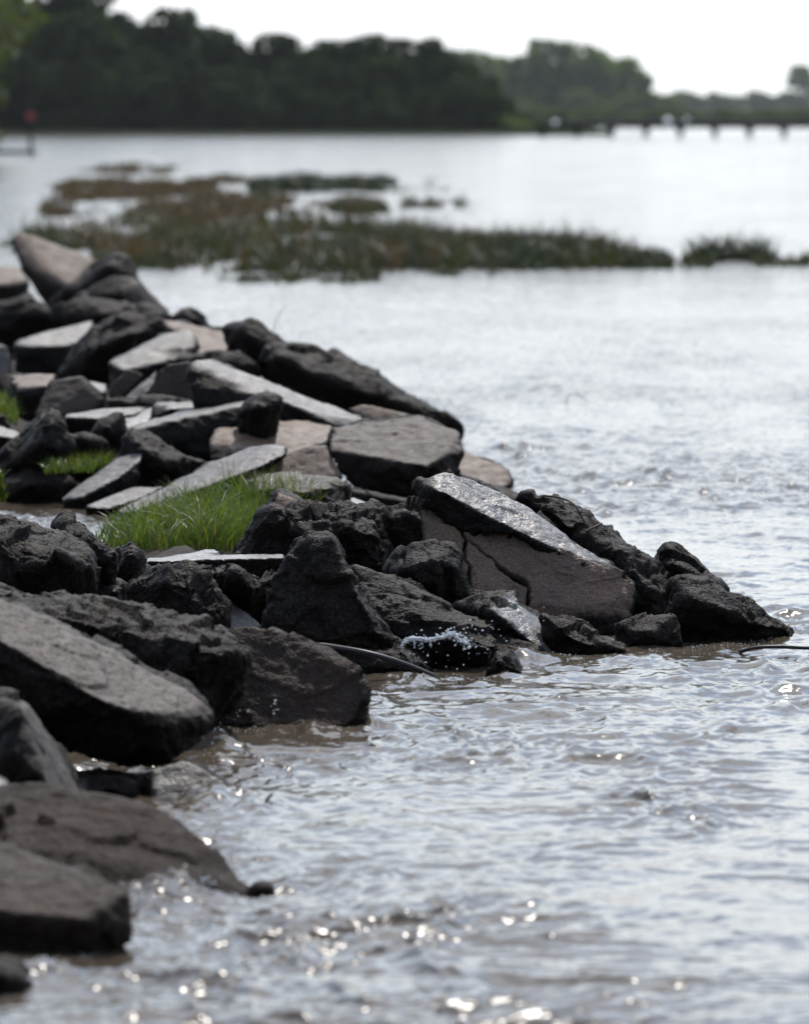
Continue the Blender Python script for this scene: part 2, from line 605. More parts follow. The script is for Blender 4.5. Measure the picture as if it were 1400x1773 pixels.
def rock(name, label, yf, outline, ridge='', mat='grey', t=0.5, k=0.35, foot=0.25, amp=1.0, vox=None, soft=1,
         cat=None, group=None, shrink=0.9, cracks=None, hi=1.0):
    yf2 = remap(yf)
    D0 = depth_at(yf2)
    S = F / D0
    o = parse(outline)
    r = parse(ridge)
    ymax = max(q[1] for q in o)
    xs = [q[0] for q in o]
    ys = [q[1] for q in o]
    cx, cy = (min(xs) + max(xs)) / 2, (min(ys) + max(ys)) / 2
    pts, castpts = [], []
    for (x, y, dd, star) in o:
        if dd is None:
            dd = k * (ymax - y) / S
        p = P(x, y, D0 + dd)
        pts.append(p)
        if star:
            castpts.append(p)
        pts.append(P(cx + (x - cx) * shrink, cy + (y - cy) * shrink + 2, D0 + dd + t))
        if y > cy + 0.15 * (ymax - cy) and foot > 0:
            q = P(cx + (x - cx) * shrink, y, D0 + dd + t * 0.45)
            pts.append(q - np.array((0, 0, foot)))
    for (x, y, dd, star) in r:
        p = P(x, y, D0 + (dd if dd is not None else -0.12))
        pts.append(p)
        if star:
            castpts.append(p)
    if len(castpts) >= 4:
        cp = np.array(castpts)
        c0 = cp.mean(0)
        n = np.linalg.svd(cp - c0)[2][2]
        eye = np.array((0, 0, CAM_H))
        for q in castpts:
            dr = (q - eye) / np.linalg.norm(q - eye)
            den = dr @ n
            if abs(den) > 0.02:
                s_ = float(np.clip(((c0 - q) @ n) / den, -0.3, 0.3))
                q += dr * s_
    base = P(cx, ymax, D0 + t * 0.4)
    bm = bmesh.new()
    for p in pts:
        bm.verts.new(p - base)
    h = bmesh.ops.convex_hull(bm, input=bm.verts)
    junk = list({e for e in h['geom_interior'] + h['geom_unused'] if isinstance(e, bmesh.types.BMVert)})
    bmesh.ops.delete(bm, geom=junk, context='VERTS')
    bmesh.ops.recalc_face_normals(bm, faces=bm.faces)
    me = bpy.data.meshes.new(name)
    bm.to_mesh(me)
    bm.free()
    ob = bpy.data.objects.new(name, me)
    COL.objects.link(ob)
    if vox is None:
        vox = max(0.011, min(0.05, 2.6 * D0 / F + 0.004 + 0.0006 * abs(D0 - 32)))
    md = ob.modifiers.new('r', 'REMESH')
    md.mode = 'VOXEL'
    md.voxel_size = vox
    dg = bpy.context.evaluated_depsgraph_get()
    me2 = bpy.data.meshes.new_from_object(ob.evaluated_get(dg))
    ob.modifiers.clear()
    ob.data = me2
    bpy.data.meshes.remove(me)
    me2.name = name
    nv = len(me2.vertices)
    co = np.empty(nv * 3)
    me2.vertices.foreach_get('co', co)
    co = co.reshape(-1, 3)
    ed = np.empty(len(me2.edges) * 2, dtype=np.int64)
    me2.edges.foreach_get('vertices', ed)
    ed = ed.reshape(-1, 2)
    deg = np.bincount(ed.ravel(), minlength=nv).clip(1)

    def smooth(c, n):
        for _ in range(n):
            s = np.empty_like(c)
            for a in range(3):
                s[:, a] = np.bincount(ed[:, 0], c[ed[:, 1], a], nv) + np.bincount(ed[:, 1], c[ed[:, 0], a], nv)
            c = 0.4 * c + 0.6 * s / deg[:, None]
        return c
    co = smooth(co, soft)
    me2.vertices.foreach_set('co', co.ravel())
    me2.update()
    no = np.empty(nv * 3)
    me2.vertices.foreach_get('normal', no)
    no = no.reshape(-1, 3)
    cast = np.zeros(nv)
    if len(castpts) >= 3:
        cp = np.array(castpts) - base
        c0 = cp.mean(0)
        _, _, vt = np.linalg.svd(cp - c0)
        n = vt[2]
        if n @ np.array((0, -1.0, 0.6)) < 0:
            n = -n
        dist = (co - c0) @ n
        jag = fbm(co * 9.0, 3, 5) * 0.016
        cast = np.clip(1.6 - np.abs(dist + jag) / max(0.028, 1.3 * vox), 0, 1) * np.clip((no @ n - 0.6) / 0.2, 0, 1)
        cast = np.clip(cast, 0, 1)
    wp = co + base
    seed = sum(ord(c) for c in label) % 997
    rough = 1 - 0.80 * cast
    wq = wp + np.stack([vnoise(wp * 11, 91), vnoise(wp * 11, 92), vnoise(wp * 11, 93)], 1) * 0.022
    d = fbm(wp * 3.6, 2, seed) * 0.022
    d += facets(wq * 3.9 + seed, seed) * 0.036
    d += facets(wq * 10.0 + seed, seed + 5) * 0.009
    d += fbm(wp * 16, 3, seed + 3) * 0.0045
    rg = 1 - np.abs(vnoise(wp * np.array((24, 24, 34)), seed + 9))
    d += (rg - 0.6) * 0.006
    d -= np.clip(vnoise(wp * 38, seed + 21) - 0.35, 0, 1) * 0.016
    d *= amp * rough
    d += cast * (vnoise(wp * 5, seed + 4) * 0.005 + fbm(wp * 22, 3, seed + 6) * 0.003 - np.clip(vnoise(wp * 30, seed + 8) - 0.35, 0, 1) * 0.010)
    if cracks:
        for (line, width, dep) in cracks:
            # crack lines lie on the slab's face: distance is measured in the face plane
            cl = []
            for (x, y, wd) in line:
                rx, ry, rz = ray(x, y)
                dirv = np.array((rx, ry, rz))
                o0 = np.array((0, 0, CAM_H))
                tt = ((c0 + base - o0) @ n) / (dirv @ n)
                cl.append((o0 + dirv * tt - base, wd))
            best = np.full(nv, 1e9)
            bw = np.ones(nv)
            jit = np.stack([vnoise(wp * 26, 31), vnoise(wp * 26, 32), vnoise(wp * 26, 33)], 1) * 0.012
            for (a, wa), (bb, wb) in zip(cl[:-1], cl[1:]):
                ab = bb - a
                s = np.clip(((co + jit - a) @ ab) / (ab @ ab), 0, 1)
                q = a + s[:, None] * ab
                v = co + jit - q
                dn = v @ n
                dist = np.linalg.norm(v - dn[:, None] * n, axis=1) + np.clip(np.abs(dn) - 0.05, 0, 1) * 3
                ww = wa + (wb - wa) * s
                sel = dist / ww < best / bw
                best = np.where(sel, dist, best)
                bw = np.where(sel, ww, bw)
            prof = np.clip(1.25 - best / (bw * width), 0, 1)
            d -= prof * dep
            cast *= 1 - np.clip(prof * 1.5, 0, 1)
    co = co + no * d[:, None]
    me2.vertices.foreach_set('co', co.ravel())
    at = me2.attributes.new('cast', 'FLOAT', 'POINT')
    at.data.foreach_set('value', cast.astype(np.float32))
    me2.polygons.foreach_set('use_smooth', np.ones(len(me2.polygons), dtype=bool))
    me2.materials.clear()
    me2.materials.append(M[mat])
    me2.update()
    ob.location = base
    if cat is None:
        cat = {'concrete_slab': 'concrete slab', 'boulder': 'boulder', 'rubble_chunk': 'rubble'}.get(name, 'rock')
    tag(ob, label, cat, group or ROCK_GROUP, 'thing')
    ROCKS[label] = (ob, D0)
    return ob


ROCK_GROUP = 'broken concrete and rocks of the river bank'

# ------------------------------------------------------------------ the rocks, nearest first
R = rock
R('rubble_chunk', 'small pale wedge tip in the water at the bottom left corner', 1716,
  '-40,1650 0,1664 26,1681 48,1707 30,1722 0,1728 -40,1728', '0,1690,-0.1', mat='grey', t=0.25, foot=0.15)
R('concrete_slab', 'wet grey-brown flat slab with black broken edge, low in the front left', 1652,
  '-70,1448,0.41* 15,1461,0.44* 70,1494,0.34* 104,1497,0.33* 150,1517,0.28* 202,1547,0.19* 210,1570,0.18 208,1607,0.14 149,1655,0.06 122,1652,0.03 0,1646,0.03 -70,1640,0.03 -90,1560,0.00*',
  '0,1577,-0.04* 130,1589,-0.03* 141,1592,-0.03* 178,1559,0.08*', mat='brown', t=0.4, foot=0.2)
R('boulder', 'big pitted brown rock sloping right into the water, front left', 1556,
  '-20,1360,0.7 22,1356,0.7 67,1356,0.72 149,1386,0.6 208,1390,0.6 260,1397,0.55 297,1419,0.5 334,1447,0.4 371,1488,0.3 401,1507,0.25 420,1522,0.2 442,1546,0.12 409,1556,0.05 275,1560,-0.02 208,1562,-0.05 178,1562,-0.05 0,1530,-0.05 -30,1460,0.1',
  '60,1440,0.3 330,1520,0.05', mat='pitted', t=0.5, amp=0.55, foot=0.3)
R('rubble_chunk', 'small brown wet nub just breaking the water by the pitted brown rock', 1549,
  '428,1540 440,1527 458,1524 475,1535 478,1546 455,1552 430,1552', '452,1538,-0.05', mat='brown', t=0.15, foot=0.12, amp=0.5)
R('rubble_chunk', 'black block with a bluish wet top at the left edge', 1520,
  '-60,1345,0.4* 0,1350,0.4* 20,1363,0.35* 38,1387,0.2* 30,1400 20,1430 2,1462 -60,1470', '0,1394,-0.05* 24,1391,-0.04* -50,1392,-0.08* -20,1420,-0.1', mat='wet', t=0.3, foot=0.1)
R('boulder', 'upright dark slab with ashen lit right side, far left above the pitted rock', 1440,  # right strip's paler colour stands in for light falling on it
  '-40,1195,0.3 0,1198,0.3 22,1205,0.3 48,1216,0.3* 71,1252,0.27* 93,1303,0.22* 137,1370,0.2* 147,1384,0.15* 108,1384,0 89,1368,-0.05* 40,1375,-0.05 -40,1365,-0.05',
  '40,1235,0.02 57,1250,0.03* 76,1310,-0.03* 20,1300,-0.12', mat='grey', t=0.5, foot=0.3)
R('boulder', 'largest boulder, a long wet grey top sloping down right over a black hollow', 1368,
  '-60,1020,0.45* 0,1036,0.45* 36,1050,0.45* 118,1089,0.42* 200,1135,0.39* 279,1171,0.36* 321,1193,0.33* 350,1218,0.26 362,1243,0.23 360,1255,0.20 334,1291,0.13 308,1312,0.08 282,1318,0.07 223,1321,0.07 180,1300,0.07 120,1270,0.07 60,1240,0.07 -60,1220,0.07',
  '-50,1075,-0.07* 0,1092,-0.07* 60,1122,-0.08* 111,1166,-0.08* 178,1216,-0.09* 221,1228,-0.08* 286,1230,-0.03* 335,1236,0.01* 0,1133,-0.08 40,1140,-0.08 100,1190,-0.08 300,1260,-0.02', mat='grey', t=0.7, amp=1.2, foot=0.0, soft=2)
R('concrete_slab', 'flat brown-black block end under the largest boulder, touching the water', 1386,
  '258,1337,0.1* 278,1325,0.12* 312,1314,0.15* 340,1321,0.15* 372,1344,0.12* 400,1364,0.1* 414,1376,0.1 380,1388,0.02* 265,1388,0.0*', '330,1350,-0.02*', mat='dark', t=0.6, amp=0.6, foot=0.2)
R('concrete_slab', 'dark block in the black hollow below the largest boulder', 1386,
  '138,1345,0.2* 200,1340,0.2* 240,1350,0.2* 246,1380,0.1* 240,1388,0.1* 140,1386,0.1*', '190,1362,0.0', mat='dark', t=0.6, amp=0.6, foot=0.2)
R('boulder', 'black rounded boulder right behind the largest boulder', 1290,
  '-20,1024,0.5 36,1030,0.5 100,1032,0.5 161,1035,0.5 214,1050,0.5 250,1060,0.5 304,1068,0.5 343,1089,0.45 386,1100,0.4 411,1121,0.3 424,1140,0.25 411,1165,0.2 400,1190,0.18 379,1219,0.12 361,1236,0.1 300,1240,0.1 100,1180,0.2 0,1100,0.3',
  '120,1070,0.1 250,1095,0.02 330,1110,-0.05 390,1130,-0.02 340,1170,-0.1', mat='dark', t=0.8, amp=1.5, foot=0.3, soft=2)
R('concrete_slab', 'brown-black slab with a rounded right end standing in the water below the hose', 1260,
  '385,1190,0.25 392,1110,0.3* 400,1083,0.35* 436,1081,0.35* 479,1090,0.33* 500,1106,0.3* 543,1128,0.25* 600,1153,0.2* 629,1170,0.15* 640,1188,0.12 637,1221,0.08 632,1245,0.05 600,1257,0.0* 489,1264,-0.05* 440,1258,-0.05 385,1250,0.0', '470,1180,0.08* 600,1200,0.02*', mat='brown', t=0.6, amp=1.0, foot=0.3)
R('boulder', 'black hump-backed boulder at the left edge in front of the still water', 1190,
  '-80,893,0.5 0,894,0.5 36,903,0.5 71,914,0.5 104,925,0.5 121,943,0.5 157,957,0.4 162,983,0.3 136,997,0.2 107,1010,0.2 71,1027,0.2 0,1032,0.2 -80,1035,0.2',
  '0,930,0.2 60,945,0.1 110,965,0.05 40,990,0.0', mat='dark', t=0.9, amp=1.3, foot=0.3, soft=2)
R('boulder', 'small grey knobbly rock between the hump-backed boulder and the grass', 1140,
  '100,909 114,901 143,910 161,932 186,950 195,960 185,985 160,1000 120,985 95,950', '140,935,-0.15 120,925,-0.1', mat='grey', t=0.4, amp=1.5)
R('rubble_chunk', 'sharp pointed grey-brown rock left of the thin white-topped slab', 1120,
  '160,990 176,968 193,956 214,938 227,931 237,943 248,960 246,977 238,1001 229,1013 190,1015 160,1020', '228,960,-0.15 205,985,-0.14 225,990,-0.1', mat='grey', t=0.35, amp=1.0)
R('concrete_slab', 'flat reddish brown face between the hump-backed boulder and the pointed rock', 1130,
  '60,1035* 82,1030* 107,1008* 161,984* 167,1010* 160,1033*', '110,1028,0.02*', mat='matte', t=0.3, amp=0.6, k=0.9, foot=0.2)
R('rubble_chunk', 'small black chunk under the pointed rock', 1140,
  '165,1020 171,1013 207,1005 221,1014 227,1047 193,1050 165,1035', '200,1022,-0.12', mat='dark', t=0.3, amp=1.2)
R('rubble_chunk', 'small dark chunk tucked right of the pointed rock', 1105,
  '238,1003 243,982 252,980 269,995 264,1013 229,1014', '250,995,-0.08', mat='dark', t=0.3, amp=1.0)
R('boulder', 'grey knobbly boulder with a blunt face and brown left flank, mid left', 1165,
  '229,1019 271,1000 286,989 321,973 337,976 343,993 357,1008 380,1030 394,1052 393,1072 379,1087 343,1084 304,1068 229,1052', '300,1040,-0.1 330,1010,-0.22 370,1060,-0.2 330,1060,-0.22', mat='grey', t=0.45, amp=1.3)
R('concrete_slab', 'slanted pale grey slab side showing right of the knobbly boulder', 1150,
  '350,1000,0.35* 357,1006,0.35* 393,1038,0.3* 429,1063,0.25* 452,1084,0.2* 430,1092,0.05* 393,1092,0.0* 375,1085,0.0*', '400,1072,0.1*', mat='pale', t=0.4, amp=0.7)
R('concrete_slab', 'pale wedge slab lying at the foot of the grass', 1085,
  '258,972,0.2* 295,966,0.35* 357,951,0.7* 375,952,0.7 383,962,0.5 383,972,0.3 260,976,0.05', '295,969,0.1*', mat='wet', t=0.25, amp=0.4, foot=0.15)
R('concrete_slab', 'long thin slab with a brilliant white wet top edge', 1095,
  '246,969,0.05* 300,964,0.3* 400,961,0.4* 492,960,0.4* 494,972,0.2 480,998,0.15 464,1000,0.1 300,990,0.1 250,984,0.1', '250,973,0.0* 340,970,0.0* 490,965,0.0*', mat='wet', t=0.5, amp=0.35, foot=0.1, soft=1)
R('boulder', 'dark jagged rock between the knobbly boulder and the big triangle rock', 1140,
  '338,982 379,979 400,971 429,996 475,1003 464,1040 444,1068 420,1062 393,1033 350,1000', '400,1000,-0.15 435,1020,-0.15 410,1035,-0.1', mat='dark', t=0.5, amp=1.7)
R('boulder', 'tall dark triangular rock standing upright in the middle', 1165,
  '450,1062,0.1 464,1025,0.15 507,957,0.22 521,941,0.25 543,929,0.3 564,925,0.3 580,936,0.32 600,971,0.3 621,1014,0.25 650,1057,0.2 675,1096,0.15 684,1107,0.1 557,1110,-0.1 504,1107,-0.08 457,1083,0.0',
  '571,940,0.15 590,980,0.1 612,1030,0.02 655,1095,-0.08 540,1030,0.02', mat='dark', t=0.5, amp=1.25, foot=0.2, soft=2)
R('boulder', 'grey pitted low rock behind the black hose', 1184,
  '500,1110,0.92 557,1106,0.87 596,1097,0.87 643,1097,0.87 679,1110,0.82 697,1129,0.77 743,1150,0.72 755,1170,0.62 707,1180,0.47 650,1186,0.42 600,1170,0.42 520,1130,0.62', '640,1130,0.52 690,1145,0.47 600,1125,0.57', mat='grey', t=0.5, amp=1.3, foot=0.25)
R('boulder', 'wide jagged black boulder below the grass tuft', 1075,
  '408,961 421,942 457,906 507,888 561,885 579,878 614,870 643,883 656,896 658,925 665,968 669,996 640,1000 560,1000 450,985', '520,920,-0.1 600,915,-0.12 560,960,-0.2 640,950,-0.12', mat='dark', t=0.7, amp=2.1)
R('rubble_chunk', 'small dark peak with a pale right slope at the right end of the grass', 1010,
  '459,901 461,880 471,853 482,849* 525,870* 562,884* 545,898* 500,905*', '478,865,-0.1* 470,890,-0.12', mat='matte', t=0.35, amp=0.9)
R('concrete_slab', 'grey crumbled slab top behind the grass tips, with a dark right end', 965,
  '430,836,0.5* 460,824,0.6* 486,818,0.7* 543,824,0.7* 588,827,0.5 600,843,0.4 601,872,0.2 571,878,0.1 530,870,0.1 440,852,0.05', '440,840,0.05* 525,853,-0.05* 552,832,0.2*', mat='grey', t=0.4, amp=1.2)
R('boulder', 'upright dark block beside the left end of the cracked slab', 1060,
  '656,883 664,873 707,877 732,882 744,907 757,921 766,943 740,960 700,985 670,990 655,918', '672,900,-0.2 705,895,-0.16 735,915,-0.12 700,950,-0.22', mat='dark', t=0.45, amp=1.4)
R('boulder', 'squat dark block in front of the cracked slab, left end', 1112,
  '668,988 693,963 721,945 743,944 780,945 790,957 797,979 808,1030 786,1047 757,1037 714,1022 675,1002', '700,985,-0.2 757,970,-0.2 755,1015,-0.22 785,985,-0.1', mat='dark', t=0.45, amp=1.1)
R('concrete_slab', 'long dark slab sloping down right over the splashing hollow', 1142,
  '606,981,0.45 650,994,0.45 721,1024,0.42 793,1053,0.38 846,1085,0.3 900,1113,0.22 942,1131,0.15 900,1130,0.05 845,1122,0.0 800,1104,0.0 740,1102,0.02 690,1106,0.05 655,1070,0.1 612,1010,0.3',
  '720,1070,0.12', mat='dark', t=0.6, amp=1.0, foot=0.0)
R('boulder', 'added dark fill deep inside the splashing hollow', 1162,  # rock added, dark and tilted under, to make the hollow black
  '686,1126,0.12 702,1112,0.1 740,1104,0.08 800,1106,0.08 846,1124,0.12 846,1168,0.42 770,1172,0.42 692,1170,0.42', '770,1130,0.14', mat='dark', t=0.4, amp=0.8, foot=0.2)
R('rubble_chunk', 'wet black lump with water sliding over it, right of the splashing hollow', 1169,
  '836,1170 846,1137 857,1122 874,1121 890,1138 906,1162 880,1172', '862,1145,-0.12', mat='dark', t=0.3, amp=1.3, foot=0.25)
R('boulder', 'rock with a speckled pale grey wet side, below the cracked slab', 1133,
  '788,1050,0.3 810,1036,0.35 850,1036,0.35 888,1045,0.35* 910,1057,0.35* 950,1077,0.35* 972,1098,0.33* 998,1128,0.3* 950,1134,0.05* 915,1118,0.0 850,1085,0.05', '890,1053,0.1* 907,1078,0.05* 930,1106,0.0* 850,1060,-0.02', mat='wet', t=0.4, amp=1.2, foot=0.2)
R('rubble_chunk', 'low black wedge at the waterline under the cracked slab', 1136,
  '938,1064 980,1072 1024,1094 1084,1124 1050,1141 1000,1137 950,1104', '1000,1110,-0.1', mat='dark', t=0.4, amp=1.1, foot=0.2)
R('concrete_slab', 'broad brown slab with two deep zigzag cracks across its face', 1100,
  '728,884,0.25* 755,886,0.26* 790,910,0.25* 800,904,0.25* 870,924,0.25* 925,934,0.25* 980,951,0.25* 1020,969,0.23* 1065,989,0.22* 1095,1011,0.20* 1101,1022,0.18 1088,1080,0.10 1070,1092,0.07 1020,1097,0.03 950,1072,0.00 900,1045,0.00 850,1040,0.00 800,1040,0.03 740,980,0.10',
  '1083,1039,0.12* 1050,1044,0.09* 985,1051,0.03* 915,1042,-0.01* 850,1034,-0.02* 805,1030,-0.01* 765,960,0.08*', mat='matte', t=0.45, amp=0.9, foot=0.1, soft=1, vox=0.009,
  cracks=[([(790, 905, 1.3), (807, 935, 1.1), (803, 955, 0.8), (813, 990, 1.0), (810, 1012, 1.0), (820, 1034, 0.6)], 0.009, 0.09),
          ([(808, 933, 0.6), (827, 947, 0.5), (855, 968, 0.6), (877, 990, 1.5), (903, 1003, 2.0), (917, 1016, 1.0), (915, 1044, 1.2)], 0.009, 0.09)])
R('concrete_slab', 'long slab with a shining white wet top sloping right, behind the cracked slab', 1094,
  '714,842,0.06 725,827,0.09 765,817,0.18 797,825,0.30* 818,828,0.37* 900,869,0.37* 980,924,0.33* 1050,974,0.27* 1076,997,0.24* 1060,1000,0.06 920,945,0.00 865,930,0.00 770,905,0.00 730,878,0.00',
  '822,846,0.13* 850,880,0.06* 885,907,0.05* 930,935,0.05* 1000,962,0.06* 760,850,-0.06 830,890,-0.04', mat='wet', t=0.5, amp=1.2, foot=0.2)
R('boulder', 'long black rough slab with rebar on its back, right of the shining slab', 1080,
  '905,870 915,857 945,856 980,871 1020,899 1060,929 1090,954 1130,984 1161,1019 1171,1040 1166,1072 1130,1078 1085,1078 1000,1000 930,905', '960,890,0.1 1060,960,-0.05 1130,1020,-0.15 1110,1060,-0.15', mat='dark', t=0.6, amp=1.3)
R('boulder', 'dark peaked rock behind the rightmost rock', 1072,
  '1123,971 1150,939 1165,941 1200,964 1230,994 1258,1022 1230,1050 1165,1050 1140,1000', '1165,975,-0.15 1200,1000,-0.14', mat='dark', t=0.5, amp=1.0)
R('boulder', 'rightmost black rock running down to a point in the water', 1106,
  '1158,1030 1165,1010 1180,1004 1225,1006 1255,1022 1290,1039 1330,1064 1366,1089 1325,1099 1275,1113 1200,1116 1158,1112', '1200,1040,-0.22 1260,1060,-0.2 1300,1080,-0.15', mat='dark', t=0.6, amp=1.2)
R('concrete_slab', 'low black block at the waterline between the cracked slab and the rightmost rock', 1120,
  '1062,1078 1110,1070 1168,1064 1174,1117 1120,1127 1060,1133', '1120,1098,-0.1', mat='dark', t=0.4, amp=0.8)
# --- second group, behind the grass
R('concrete_slab', 'brown flat-topped block with a ragged black front, highest of the middle pile', 890,
  '565,764,0.3* 582,742,0.45* 632,728,0.75* 729,722,0.9* 757,735,0.8* 800,749,0.55* 799,775,0.4 795,822,0.2 757,828,0.1 714,856,0.0 704,863,0.0 621,846,0.0 589,815,0.05 568,780,0.1',
  '600,773,0.05* 621,787,0.0* 704,797,-0.05* 739,806,0.0*', mat='grey', t=0.5, amp=1.3, foot=0.0)
R('concrete_slab', 'reddish brown rock dipping into the water right of the flat-topped block', 852,
  '785,775,0.5* 829,792,0.45* 875,810,0.35* 888,836,0.25* 864,850,0.0* 811,830,0.0* 785,815,0.1*', '', mat='matte', t=0.5, amp=1.0)
R('rubble_chunk', 'narrow brown wedge between the shining slab and the river', 880,
  '840,838* 866,845* 900,861* 912,873* 895,880 850,870', '870,862,-0.05*', mat='brown', t=0.3, amp=0.8)
R('concrete_slab', 'thin pale brown slab edge wedged under the flat-topped block', 905,
  '598,845 621,846 721,866 722,882 660,876 602,866', '660,862,-0.08', mat='grey', t=0.5, amp=0.5)
R('concrete_slab', 'small bright wet top right of the dark end behind the grass', 960,
  '590,866,0.7* 612,862,0.8* 664,882,0.8* 660,900,0.0 600,890,0.0', '600,878,0.0* 655,893,0.0*', mat='wet', t=0.3, amp=0.5)
R('concrete_slab', 'plain brown triangular slab face left of the flat-topped block', 892,
  '410,832* 454,806* 525,774* 566,773* 582,804* 594,823* 550,835* 471,832*', '500,815,0.1*', mat='matte', t=0.4, amp=0.5, k=1.1)
R('concrete_slab', 'broad pinkish brown slab with a black left flank in the middle pile', 866,
  '357,792,0.05 360,765,0.2 371,741,0.5* 430,734,0.75* 518,726,0.95* 580,738,0.9* 574,762,0.45* 500,788,0.0* 440,800,-0.1 400,800,-0.05', '430,776,0.0* 400,760,0.2*', mat='matte', t=0.5, amp=1.2)
R('concrete_slab', 'pale wet slab tilted up right, its foot in the still water', 882,
  '104,866,0.0* 150,830,0.25* 200,797,0.5* 250,775,0.65* 257,779,0.6* 250,800,0.4 211,838,0.15 139,870,-0.02', '139,862,-0.08* 209,824,0.1*', mat='pale', t=0.35, amp=0.8)
R('concrete_slab', 'dark block with a brown ridge on the tilted pale slab', 872,
  '200,782 205,756 225,741 257,755 314,783 358,800 345,820 307,838 236,843 205,815', '240,775,-0.15 290,805,-0.15', mat='dark', t=0.5, amp=1.1)
R('concrete_slab', 'longest bright wet strip slab running from the grass up to the right', 902,
  '200,885,-0.1* 286,850,0.25* 357,808,0.6* 429,775,0.85* 470,770,0.8* 496,774,0.7 497,786,0.5 457,805,0.3 375,835,0.1 293,870,-0.05 210,892,-0.15', '293,858,0.0* 375,823,0.3* 440,793,0.55*', mat='pale', t=0.4, amp=0.6)
R('concrete_slab', 'low pale slab with a yellowish rim at the edge of the still water', 892,
  '148,877,0.0* 180,862,0.3* 229,844,0.6* 286,843,0.6* 250,860,0.2* 186,882,-0.05*', '186,878,-0.06*', mat='pale', t=0.25, amp=0.5, foot=0.1)
R('concrete_slab', 'long dark slab edge with a thin bright line on top, left of the pinkish slab', 858,
  '214,746,0.1* 264,725,0.3* 340,705,0.5* 425,688,0.7* 443,697,0.6* 446,731,0.3 464,738,0.2 372,789,0.0 300,770,0.0 250,755,0.0', '264,729,0.0* 350,712,0.1* 430,694,0.3*', mat='pale', t=0.4, amp=1.0)
R('concrete_slab', 'small blue-white wet top left of the long dark slab edge', 850,
  '195,743,0.0* 211,722,0.4* 264,703,0.8* 268,709,0.8* 262,727,0.3* 216,748,0.0 196,748,0.0', '214,743,-0.05*', mat='wet', t=0.3, amp=0.4)
R('concrete_slab', 'flat dark plate with a bright corner between two wet strips', 846,
  '262,705,0.3 268,697,0.4 320,693,0.6* 345,693,0.7* 356,703,0.4* 330,706,0.1* 270,722,0.0', '300,706,0.05', mat='wet', t=0.3, amp=0.6)
R('concrete_slab', 'narrow white wet slab top pointing left at the pile foot', 848,
  '110,717,0.0* 186,708,0.5* 264,702,0.7* 240,716,0.3* 179,726,0.0 171,735,0.0 143,752,0.0 116,735,0.0', '114,722,-0.05* 179,719,-0.02*', mat='pale', t=0.3, amp=0.4)
R('rubble_chunk', 'rounded dark chunk under the narrow white slab top', 858,
  '150,752 171,725 211,718 198,738 206,768 178,774', '185,740,-0.12', mat='grey', t=0.3, amp=1.0)
R('concrete_slab', 'long slab with a bluish bright strip running down right in the upper pile', 850,
  '326,640,0.2 339,626,0.4* 361,622,0.6* 393,636,0.6* 500,679,0.6* 600,713,0.5* 634,729,0.45* 580,742,0.0 525,735,0.0 489,725,0.0 421,690,0.0 357,702,0.0 336,696,0.0 328,666,0.05', '350,632,0.1* 400,654,0.08* 454,679,0.08* 493,696,0.08* 561,719,0.1*', mat='pale', t=0.5, amp=0.9)
R('rubble_chunk', 'double-humped dark chunk at the right end of the long dark edge', 862,
  '412,716 430,696 452,693 464,685 480,687 492,698 484,716 465,731 430,738', '440,705,-0.12 470,700,-0.1', mat='dark', t=0.4, amp=1.3)
R('boulder', 'long black boulder falling right along the far waterline', 800,
  '444,625 461,596 475,590 504,592 532,613 557,616 600,624 632,649 671,667 721,692 775,717 793,735 797,750 757,740 711,722 650,708 607,714 543,688 489,663', '480,620,-0.2 560,660,-0.25 650,685,-0.2 730,710,-0.12', mat='dark', t=0.7, amp=1.2, soft=2)
R('rubble_chunk', 'small dark hump on top of the long black boulder', 792,
  '553,625 564,603 579,601 600,620 624,640 600,655 565,645', '580,625,-0.15', mat='dark', t=0.4, amp=1.0)
R('rubble_chunk', 'grey matte wedge peeking out below the long black boulder', 832,
  '602,708* 629,699* 657,704* 711,717* 700,735* 650,735*', '650,718,0.0*', mat='matte', t=0.3, amp=0.6, k=0.8)
R('boulder', 'dark fang-shaped rock left of the long black boulder', 795,
  '384,566 404,561 421,560 436,550 457,572 500,594 510,615 445,636 415,605 392,590', '435,580,-0.15 450,605,-0.15', mat='dark', t=0.5, amp=1.1)
R('concrete_slab', 'grey rough-topped slab behind the bright upper strip', 785,
  '278,551,0.9* 336,565,0.8* 382,572,0.8* 404,586,0.6* 413,610,0.3* 375,617,0.0* 339,612,0.0* 320,590,0.2*', '360,595,0.3*', mat='matte', t=0.4, amp=1.3)
R('concrete_slab', 'slab with a bright tilted strip rising right in the upper pile', 795,
  '186,627,0.0* 250,593,0.5* 321,568,0.9* 336,574,0.8* 340,616,0.3 257,650,0.0 204,646,0.0', '212,641,-0.1* 334,578,0.6*', mat='pale', t=0.4, amp=0.8)
R('boulder', 'small round black rock on the skyline of the far pile', 745,
  '292,555 300,546 311,530 332,530 354,548 371,570 336,572', '330,550,-0.15', mat='dark', t=0.4, amp=0.9)
R('boulder', 'wide black boulder in the centre of the far pile', 775,
  '98,655 121,609 157,568 186,547 275,543 302,570 255,596 192,628 182,666 130,662', '170,600,-0.3 240,575,-0.25 150,640,-0.2', mat='dark', t=0.8, amp=1.2)
R('concrete_slab', 'block with a pale sunlit top and black front on the far left', 768,
  '27,595,0.0* 71,575,0.4* 164,554,0.9* 158,580,0.4* 121,597,0.0* 110,645,0.0 32,650,-0.05', '75,600,-0.08*', mat='pale', t=0.5, amp=0.7)
R('concrete_slab', 'pale upright slab edge at the far left of the pile', 775,
  '-40,590* 5,594* 18,602* 20,640* 15,665* -40,665*', '', mat='pale', t=0.4, amp=0.7)
